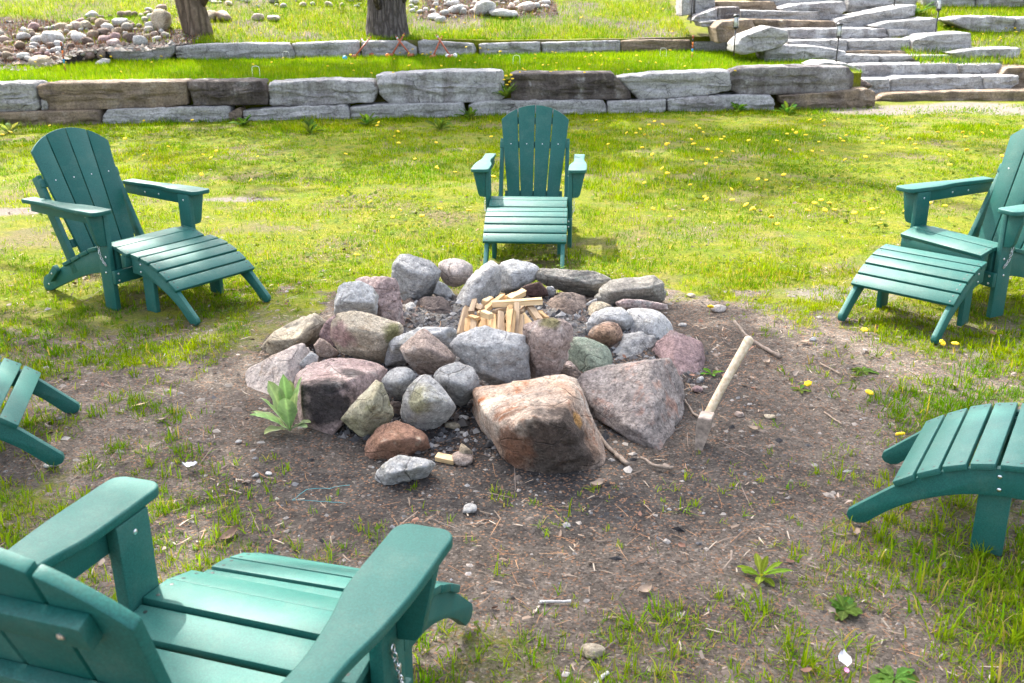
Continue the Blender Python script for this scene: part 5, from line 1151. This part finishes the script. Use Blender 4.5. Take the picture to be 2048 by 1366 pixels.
for (n, u0, u1, v0, v1, where, lab) in BANDS:
    for _ in range(n):
        u = rd.uniform(u0, u1); v = rd.uniform(v0, v1)
        if where == 'terr' and rd.random() < .55: u = rd.uniform(680, 1350)
        if where == 'lawn' and rd.random() < .4: u = rd.uniform(1250, 2048)
        if where == 'terr': p = terr_pt(u, v+2)
        elif where == 'hill': p = on_hill(u, v)
        else:
            p = at_z(u, v); 
            if p.y > W1(p.x)-.1: continue
        lab2 = lab
        if where == 'lawn': lab2 = ('yellow dandelion ' + ('near the lower wall foot ' if v < 268 else 'in the far half of the lawn ' if v < 330 else 'in the bright middle lawn ') + ('left of the left chair' if u < 60 else 'behind the left chair' if u < 420 else 'between left and back chairs' if u < 930 else 'behind the back chair' if u < 1180 else 'just right of the back chair' if u < 1480 else 'left of the right chair' if u < 1780 else 'behind the right chair'))
        elif where == 'terr': lab2 = 'yellow dandelion in terrace grass ' + ('below the rubble bank' if u < 340 else 'below the longest upper wall stone' if u < 580 else 'left of the croquet mallets' if u < 700 else 'around the croquet mallets' if u < 920 else 'right of the croquet mallets' if u < 1240 else 'below the brown upper wall stone') + (', nearer the lower wall' if v > 132 else ', nearer the upper wall')
        elif where == 'hill': lab2 = 'yellow dandelion on the upper bank ' + ('between the two tree trunks' if u < 730 else 'right of the pine trunk' if u < 1100 else 'left of the stone steps')
        dand(p, rd.uniform(.035,.075) if where != 'terr' else rd.uniform(.06,.11), lab2, k, rd.uniform(.75,1.2)); k += 1
for j, (u, v) in enumerate([(1012,152),(1022,150),(1008,160),(1020,164),(1014,170),(1025,158)]): dand(at_y(u, v, float(W1(0))-.12), .0, 'dandelion flower of the clump in the lower wall gap', k, 1.1); k += 1

# ------------------------------------------------------------------ grass and litter
def mesh_tris(name, V, F, col, mat, lab=None, smooth=False):
    o = link(name, raw_mesh(name, V, F, smooth, (mat,), {'col': col})); o['kind'] = 'stuff'; return o
def wedge(n, y0, y1, power=1.0, margin=.9, r=rng):
    """random ground points, area uniform over the view wedge, thinned with distance by power"""
    y = y0*(y1/y0)**r.random(n) if power == 2 else np.sqrt(y0**2 + (y1**2-y0**2)*r.random(n))
    hw = (y*cp_+.55)*1024/FPX + margin; x = r.uniform(-1,1,n)*hw; return x, y
def patch_col(x, y, r, sun=0.0):
    a = fbm2(x, y, .9, 4, 41); b_ = fbm2(x, y, 5.0, 3, 43); t = np.clip(.5 + .9*a + .8*b_ + .6*fbm2(x, y, 14, 2, 44) + r.normal(0,.2,len(x)), 0, 1)[:,None]
    g1, g2, st = np.array([.078,.185,.003]), np.array([.205,.285,.002]), np.array([.36,.28,.06])
    c = g1*(1-t) + g2*t; dry = (r.random(len(x)) < (.03 + .08*np.clip(fbm2(x, y, .6, 3, 47)*2, 0, 1)))[:,None]
    c = np.where(dry, st, c); return c*r.uniform(.55,1.4,(len(x),1))
def blades(x, y, z, h, wd, col, r, seg, lean=.55):
    n = len(x); a = r.uniform(0,2*np.pi,n); ln = np.abs(r.normal(0,lean,n)); dx, dy = np.cos(a), np.sin(a); b_ = r.uniform(0,2*np.pi,n)
    sx, sy = np.cos(b_)*wd/2, np.sin(b_)*wd/2; base = np.stack([x,y,z-.004],1); side = np.stack([sx,sy,0*sx],1)
    ang = np.clip(ln, 0, 1.35); hx = np.sin(ang)*h; hzz = np.cos(ang)*h; out = np.stack([dx*hx, dy*hx, hzz],1)
    if seg == 1:
        V = np.stack([base-side, base+side, base+out],1).reshape(-1,3); F = np.arange(3*n).reshape(n,3); C = np.repeat(col,3,0); return V, F, C
    m1 = base + out*.40*np.array([.75,.75,1.18]); m2 = base + out*.75*np.array([.9,.9,1.10])
    V = np.stack([base-side, base+side, m1-side*.85, m1+side*.85, m2-side*.55, m2+side*.55, base+out*np.array([1.12,1.12,.93])],1).reshape(-1,3)
    o = (np.arange(n)*7)[:,None]
    F = np.concatenate([o+np.array([[0,1,3]]), o+np.array([[0,3,2]]), o+np.array([[2,3,5]]), o+np.array([[2,5,4]]), o+np.array([[4,5,6]])]); return V, F, np.repeat(col,7,0)
def cat(parts):
    V, F, C = [], [], []; o = 0
    for v, f, c in parts: V.append(v); F.append(f+o); C.append(c); o += len(v)
    return np.concatenate(V), np.concatenate(F), np.concatenate(C)
# near lawn in tufts
def near_grass():
    x, y = wedge(95000, 1.15, 6.2, margin=.35); bare = bare_mask(x, y)
    clump = fbm2(x, y, 3.3, 4, 51)
    dens = np.clip(1.02-bare, 0, 1)*np.clip(.50 + 1.5*clump, .04, 1)
    right = sstep(.55, 1.5, x)*sstep(3.2, 2.2, y); left = sstep(-.8,-1.3, x)*sstep(2.9,2.3,y)
    dens = np.maximum(dens, .95*right*np.clip(.65+1.2*clump,.10,1)); dens = np.maximum(dens, .9*left*np.clip(.6+1.2*clump,.05,1))
    pitd = np.hypot(x-PIT[0], y-PIT[1]); dens = np.maximum(dens, .07*np.clip(clump*3,0,1)); dens = np.where(pitd < 1.22, 0, dens)
    dens = dens*(1-.85*sstep(5.0, 6.2, y))
    k = rng.random(len(x)) < dens; x, y = x[k], y[k]; m = len(x); nb = rng.integers(3, 13, m)
    size = np.clip(rng.lognormal(-3.15, .42, m), .018, .13)*.68*(1-.35*sstep(3.6, 5.0, y))*(1+.35*sstep(.7,1.5,x)*sstep(3.2,2.2,y)); hue = rng.normal(0, 1, m)
    tx, ty = np.repeat(x, nb), np.repeat(y, nb); n = len(tx); sp = np.repeat(.004+.12*size, nb)
    tx = tx + rng.normal(0, 1, n)*sp; ty = ty + rng.normal(0, 1, n)*sp
    h = np.repeat(size, nb)*rng.uniform(.5,1.35,n); z = lawn_z(tx, ty); col = patch_col(tx, ty, rng)
    gr = np.clip(sstep(3.9,2.2,ty),0,1)[:,None]; hu = np.clip(.5+.3*np.repeat(hue, nb),0,1)[:,None]
    fresh = np.array([.10,.235,.012])*(1-hu) + np.array([.24,.33,.012])*hu
    dead = (rng.random(n) < .10)[:,None]; fresh = np.where(dead, np.array([.36,.27,.13]), fresh)*rng.uniform(.65,1.35,(n,1))
    col = col*(1-gr) + gr*(col*.3 + .7*fresh)
    return blades(tx, ty, z, h, (.0022+.035*h)*rng.uniform(.7,1.3,n), col, rng, 3, 1.0)
V, F, C = near_grass(); mesh_tris('grass', V, F, C, M['grass'])
def sward():
    x, y = wedge(330000, 1.15, 5.6, margin=.35); bare = bare_mask(x, y); clump = fbm2(x, y, 3.3, 4, 51)
    right = sstep(.55, 1.5, x)*sstep(3.2, 2.2, y); left = sstep(-.8,-1.3, x)*sstep(2.9,2.3,y)
    dens = np.clip(1-bare, 0, 1)*np.clip(.45+1.6*clump, .03, 1); dens = np.maximum(dens, .85*np.maximum(right, left)*np.clip(.5+1.5*clump, .04, 1))
    dens = np.where(np.hypot(x-PIT[0], y-PIT[1]) < 1.25, 0, dens)*.75; k = rng.random(len(x)) < dens; x, y = x[k], y[k]; n = len(x)
    c = patch_col(x, y, rng)*.8; dead = (rng.random(n) < .22)[:,None]; c = np.where(dead, np.array([.26,.19,.10])*rng.uniform(.5,1.3,(n,1)), c)
    return blades(x, y, lawn_z(x, y), rng.uniform(.010,.032,n), .0032*rng.uniform(.7,1.4,n), c, rng, 1, 1.1)
V, F, C = sward(); mesh_tris('grass', V, F, C, M['grass'])
def mid_grass():
    n = 640000; x, y = wedge(n, 5.2, 15.5, margin=.6); k = y < W1(x)-.02; x, y = x[k], y[k]
    bare = np.maximum(bare_mask(x, y), sand_mask(x, y)*1.1); clump = fbm2(x, y, 2.2, 4, 55)
    d = np.clip(1.0-.9*bare, 0, 1)*np.clip(.52 + 1.5*clump + .8*fbm2(x, y, 9, 2, 56), .05, 1); k = rng.random(len(x)) < d; x, y = x[k], y[k]; n = len(x)
    ht = .030 + .018*np.clip(fbm2(x, y, .8, 3, 57)*2, -1, 1); wallf = sstep(.9, .1, W1(x)-y)
    h = ht*rng.uniform(.5,1.5,n)*(1+1.3*wallf*rng.random(n)); z = lawn_z(x, y); return blades(x, y, z, h, (.0035+.00045*y)*rng.uniform(.7,1.3,n), patch_col(x, y, rng), rng, 1, .7)
V, F, C = mid_grass(); mesh_tris('grass', V, F, C, M['grass'])
def high_grass():
    parts = []
    n = 110000; x = rng.uniform(-9.5, 6.3, n); f = rng.random(n); y = (W1(x)+.35)*(1-f) + (W2(x)+.05)*f; k = x < terr_end; x, y = x[k], y[k]; n = len(x)
    c = patch_col(x, y, rng)*.65 + .35*np.array([.13,.27,.006])*rng.uniform(.75,1.25,(n,1)); edge = sstep(.35,.0, y-W1(x)-.35)
    parts.append(blades(x, y, terrace_z(x, y), rng.uniform(.035,.09,n)*(1-.5*edge), .009*rng.uniform(.7,1.3,n), c, rng, 1, .45))
    n = 150000; x = rng.uniform(-11, 11, n); y = W2(x) + .3 + 5.6*rng.random(n)**1.3; bare = np.clip(.30+1.1*fbm2(x, y, .8, 5, 33), 0, 1)
    stair = (x > 3.2)
    rub = ((x < -5.2) & (y - W2(x) < 2.2 - .28*(x+9)) & (x > -10)) | ((x > -1.7) & (x < .9) & (y > W2(x)+1.9))
    k = (rng.random(n) < np.clip(1.05-bare*.9, .1, 1)*np.where(rub, .12, 1)) & ~stair; x, y = x[k], y[k]; n = len(x)
    n2 = 36000; x2 = rng.uniform(6.2, 11, n2); y2 = 15.4 + 5*rng.random(n2); x, y = np.concatenate([x,x2]), np.concatenate([y,y2]); n = len(x)
    parts.append(blades(x, y, hill_z(x, y), rng.uniform(.04,.12,n), .010*rng.uniform(.7,1.3,n), patch_col(x, y, rng), rng, 1, .6))
    return cat(parts)
V, F, C = high_grass(); mesh_tris('grass', V, F, C, M['grass'])
# clover and other small round leaves
def cover_leaves(n, y0, y1, s0, s1, col, dens_fn, zf=lawn_z, seed=0):
    r = np.random.default_rng(seed); x, y = wedge(n, y0, y1, margin=.6, r=r); k = r.random(n) < dens_fn(x, y); x, y = x[k], y[k]; n = len(x)
    s = r.uniform(s0, s1, n); a = r.uniform(0,6.28,n); nz = r.normal(0,.35,(n,2)); N = np.stack([nz[:,0],nz[:,1],np.ones(n)],1); N /= np.linalg.norm(N,axis=1)[:,None]
    U = np.stack([np.cos(a),np.sin(a),0*a],1); U -= N*(U*N).sum(1)[:,None]; U /= np.linalg.norm(U,axis=1)[:,None]; W = np.cross(N,U)
    c = np.stack([x,y,zf(x,y)+r.uniform(.008,.04,n)],1); ring = [c + U*(s*math.cos(t)*1.25)[:,None] + W*(s*math.sin(t)*.8)[:,None] for t in np.linspace(0,2*math.pi,7)[:-1]]
    V = np.stack(ring,1).reshape(-1,3); o = (np.arange(n)*6)[:,None]; F = np.concatenate([o+np.array([[0,1,2,3]]), o+np.array([[0,3,4,5]])]); return V, F, np.repeat(np.array(col)*r.uniform(.65,1.35,(n,1)),6,0)
p1 = cover_leaves(30000, 5.5, 14.5, .008, .02, (.11,.17,.02), lambda x, y: (y < W1(x)-.05)*np.clip(.1+1.6*fbm2(x,y,1.0,4,61),0,1)*(1-.8*bare_mask(x,y)), seed=1)
p2 = cover_leaves(9000, 1.3, 6, .004, .010, (.10,.17,.025), lambda x, y: np.clip(-.05+1.6*fbm2(x,y,1.4,4,63),0,1)*(1-bare_mask(x,y)), seed=2)
V, F, C = cat([p1, p2]); mesh_tris('ground_cover', V, F, C, M['grass'])
# gravel, chips, needles
def gravel(n, seed, dens, s0, s1, cols, y0=1.2, y1=6.5, flat=.6, lift=.25, zf=lawn_z, box=None):
    r = np.random.default_rng(seed); x, y = wedge(n, y0, y1, margin=.5, r=r) if box is None else (r.uniform(box[0],box[1],n), r.uniform(box[2],box[3],n)); k = r.random(n) < dens(x, y); x, y = x[k], y[k]; n = len(x)
    base = np.array([(1,0,0),(.2,.95,.1),(-.9,.3,0),(-.3,-.9,.1),(.6,-.7,-.1),(.1,.1,.85),(-.2,.3,.7)]); 
    F0 = np.array([(0,1,5),(1,6,5),(1,2,6),(2,3,6),(3,5,6),(3,4,5),(4,0,5)])
    s = s0*(s1/s0)**(r.random(n)**2.2); a = r.uniform(0,6.28,n); P = base[None]*r.uniform(.65,1.3,(n,7,1))*np.array([1,.75,flat]); P = P*s[:,None,None]
    R = np.stack([np.stack([np.cos(a),-np.sin(a),0*a],1), np.stack([np.sin(a),np.cos(a),0*a],1), np.stack([0*a,0*a,1+0*a],1)],1); P = np.einsum('nij,nkj->nki', R, P)
    P += np.stack([x,y,zf(x,y)+.0+ (lift-.25)*s],1)[:,None,:]
    C = np.array(cols)[r.integers(0,len(cols),n)]*r.uniform(.7,1.3,(n,1)); return P.reshape(-1,3), (np.arange(n)*7)[:,None,None].repeat(7,1).reshape(-1,1) + np.tile(F0,(n,1)), np.repeat(C,7,0)
soilc = [(.10,.082,.068),(.065,.055,.048),(.14,.12,.10),(.22,.20,.18),(.085,.062,.048),(.13,.09,.066)]
dn = lambda x, y: .15+.85*bare_mask(x, y)
parts = [gravel(34000, 71, dn, .0022, .013, soilc), gravel(9000, 72, lambda x, y: char_mask(x, y)*.9, .004, .02, [(.02,.02,.022),(.04,.04,.042),(.09,.09,.092),(.20,.20,.20)]),
         gravel(700, 73, dn, .012, .028, [(.22,.195,.17),(.28,.26,.24),(.15,.12,.10)], flat=.45)]
parts.append(gravel(9000, 75, lambda x, y: RUB(x, y)*1.0, .015, .08, [(.20,.17,.14),(.15,.125,.105),(.26,.24,.215),(.19,.13,.105)], zf=hill_z, box=(-10, 1.0, 14.5, 21), flat=.7))
V, F, C = cat(parts); mesh_tris('gravel', V, F, C, M['vcol'])
def pit_rubble(n, seed):
    r = np.random.default_rng(seed); th = r.uniform(0,6.28,n); rad = np.sqrt(r.random(n))*.95; x = PIT[0]+rad*np.cos(th); y = PIT[1]+.05+rad*np.sin(th)*.95
    return x, y
def pit_gravel():
    g_ = wedge
    out = gravel(45000, 74, lambda x, y: (np.hypot((x-PIT[0])/.95, y-PIT[1]) < 1.0)*.8, .005, .024, [(.04,.04,.042),(.07,.07,.072),(.12,.115,.115),(.24,.235,.23),(.10,.08,.07)], 3.1, 5.2, .8); return out
V, F, C = cat([pit_gravel(), gravel(2600, 76, lambda x, y: (np.hypot((x-PIT[0])/.85, y-PIT[1]-.1) < .9)*.8, .014, .042, [(.10,.10,.10),(.20,.198,.195),(.30,.295,.29),(.06,.055,.052),(.17,.13,.11)], 3.1, 5.2, .8)]); mesh_tris('ash_rubble', V, F, C, M['vcol'])
def hill_rub():
    r = np.random.default_rng(77); n = 26000; x = r.uniform(-10, 1.0, n); y = W2(x) - .8 + 5*r.random(n); k = RUB(x, y) & (y > hill_y0(x)+.02); x, y = x[k], y[k]; n = len(x)
    c = np.array([.25,.115,.055])*r.uniform(.5,1.4,(n,1)); return blades(x, y, hill_z(x, y)+.01, r.uniform(.05,.11,n), .012*np.ones(n), c, r, 1, 1.3)
V, F, C = hill_rub(); mesh_tris('pine_needles', V, F, C, M['vcol'])
def needles(n, seed, dens, L0, L1, wd, cols):
    r = np.random.default_rng(seed); x, y = wedge(n, 1.2, 7.5, margin=.5, r=r); k = r.random(n) < dens(x, y); x, y = x[k], y[k]; n = len(x)
    L = r.uniform(L0, L1, n)/2; a = r.uniform(0,6.28,n); d = np.stack([np.cos(a)*L, np.sin(a)*L, r.normal(0,.12,n)*L],1); s = np.stack([-np.sin(a),np.cos(a),0*a],1)*(wd/2)
    c = np.stack([x,y,lawn_z(x,y)+.006+.004*r.random(n)],1); bend = s/wd*2*(r.normal(0,.06,n)*L)[:,None]
    V = np.stack([c-d-s, c-d+s, c+bend+s, c+bend-s, c+d-s*.6, c+d+s*.6],1).reshape(-1,3); o = (np.arange(n)*6)[:,None]
    F = np.concatenate([o+np.array([[0,1,2,3]]), o+np.array([[3,2,5,4]])]); return V, F, np.repeat(np.array(cols)[r.integers(0,len(cols),n)]*r.uniform(.7,1.3,(n,1)),6,0)
nd = lambda x, y: np.clip(.35 + 1.3*fbm2(x, y, 1.6, 4, 81), .05, 1)
V, F, C = cat([needles(7500, 82, nd, .03, .085, .0016, [(.27,.135,.065),(.20,.10,.05),(.33,.19,.10)]), needles(5200, 83, nd, .015, .05, .004, [(.26,.20,.15),(.17,.13,.095),(.33,.28,.22)]), needles(500, 84, dn, .06, .16, .0035, [(.16,.12,.095),(.10,.08,.07)])])
mesh_tris('pine_needles', V, F, C, M['vcol'])
def litter(n, seed, s0, s1, cols, dens, y0, y1):
    v, f, c = cover_leaves(n, y0, y1, s0, s1, (1,1,1), dens, seed=seed); r = np.random.default_rng(seed); m = len(v)//6
    c = np.repeat(np.array(cols)[r.integers(0,len(cols),m)]*r.uniform(.7,1.3,(m,1)),6,0); v[:,2] -= .012; v += np.random.default_rng(seed).normal(0,.0025,v.shape); return v, f, c
V, F, C = cat([litter(3000, 91, .006, .014, [(.19,.14,.105),(.13,.095,.075),(.26,.21,.17),(.22,.12,.085)], lambda x, y: nd(x, y)*.7, 1.3, 9)]); mesh_tris('leaf_litter', V, F, C, M['vcol'])
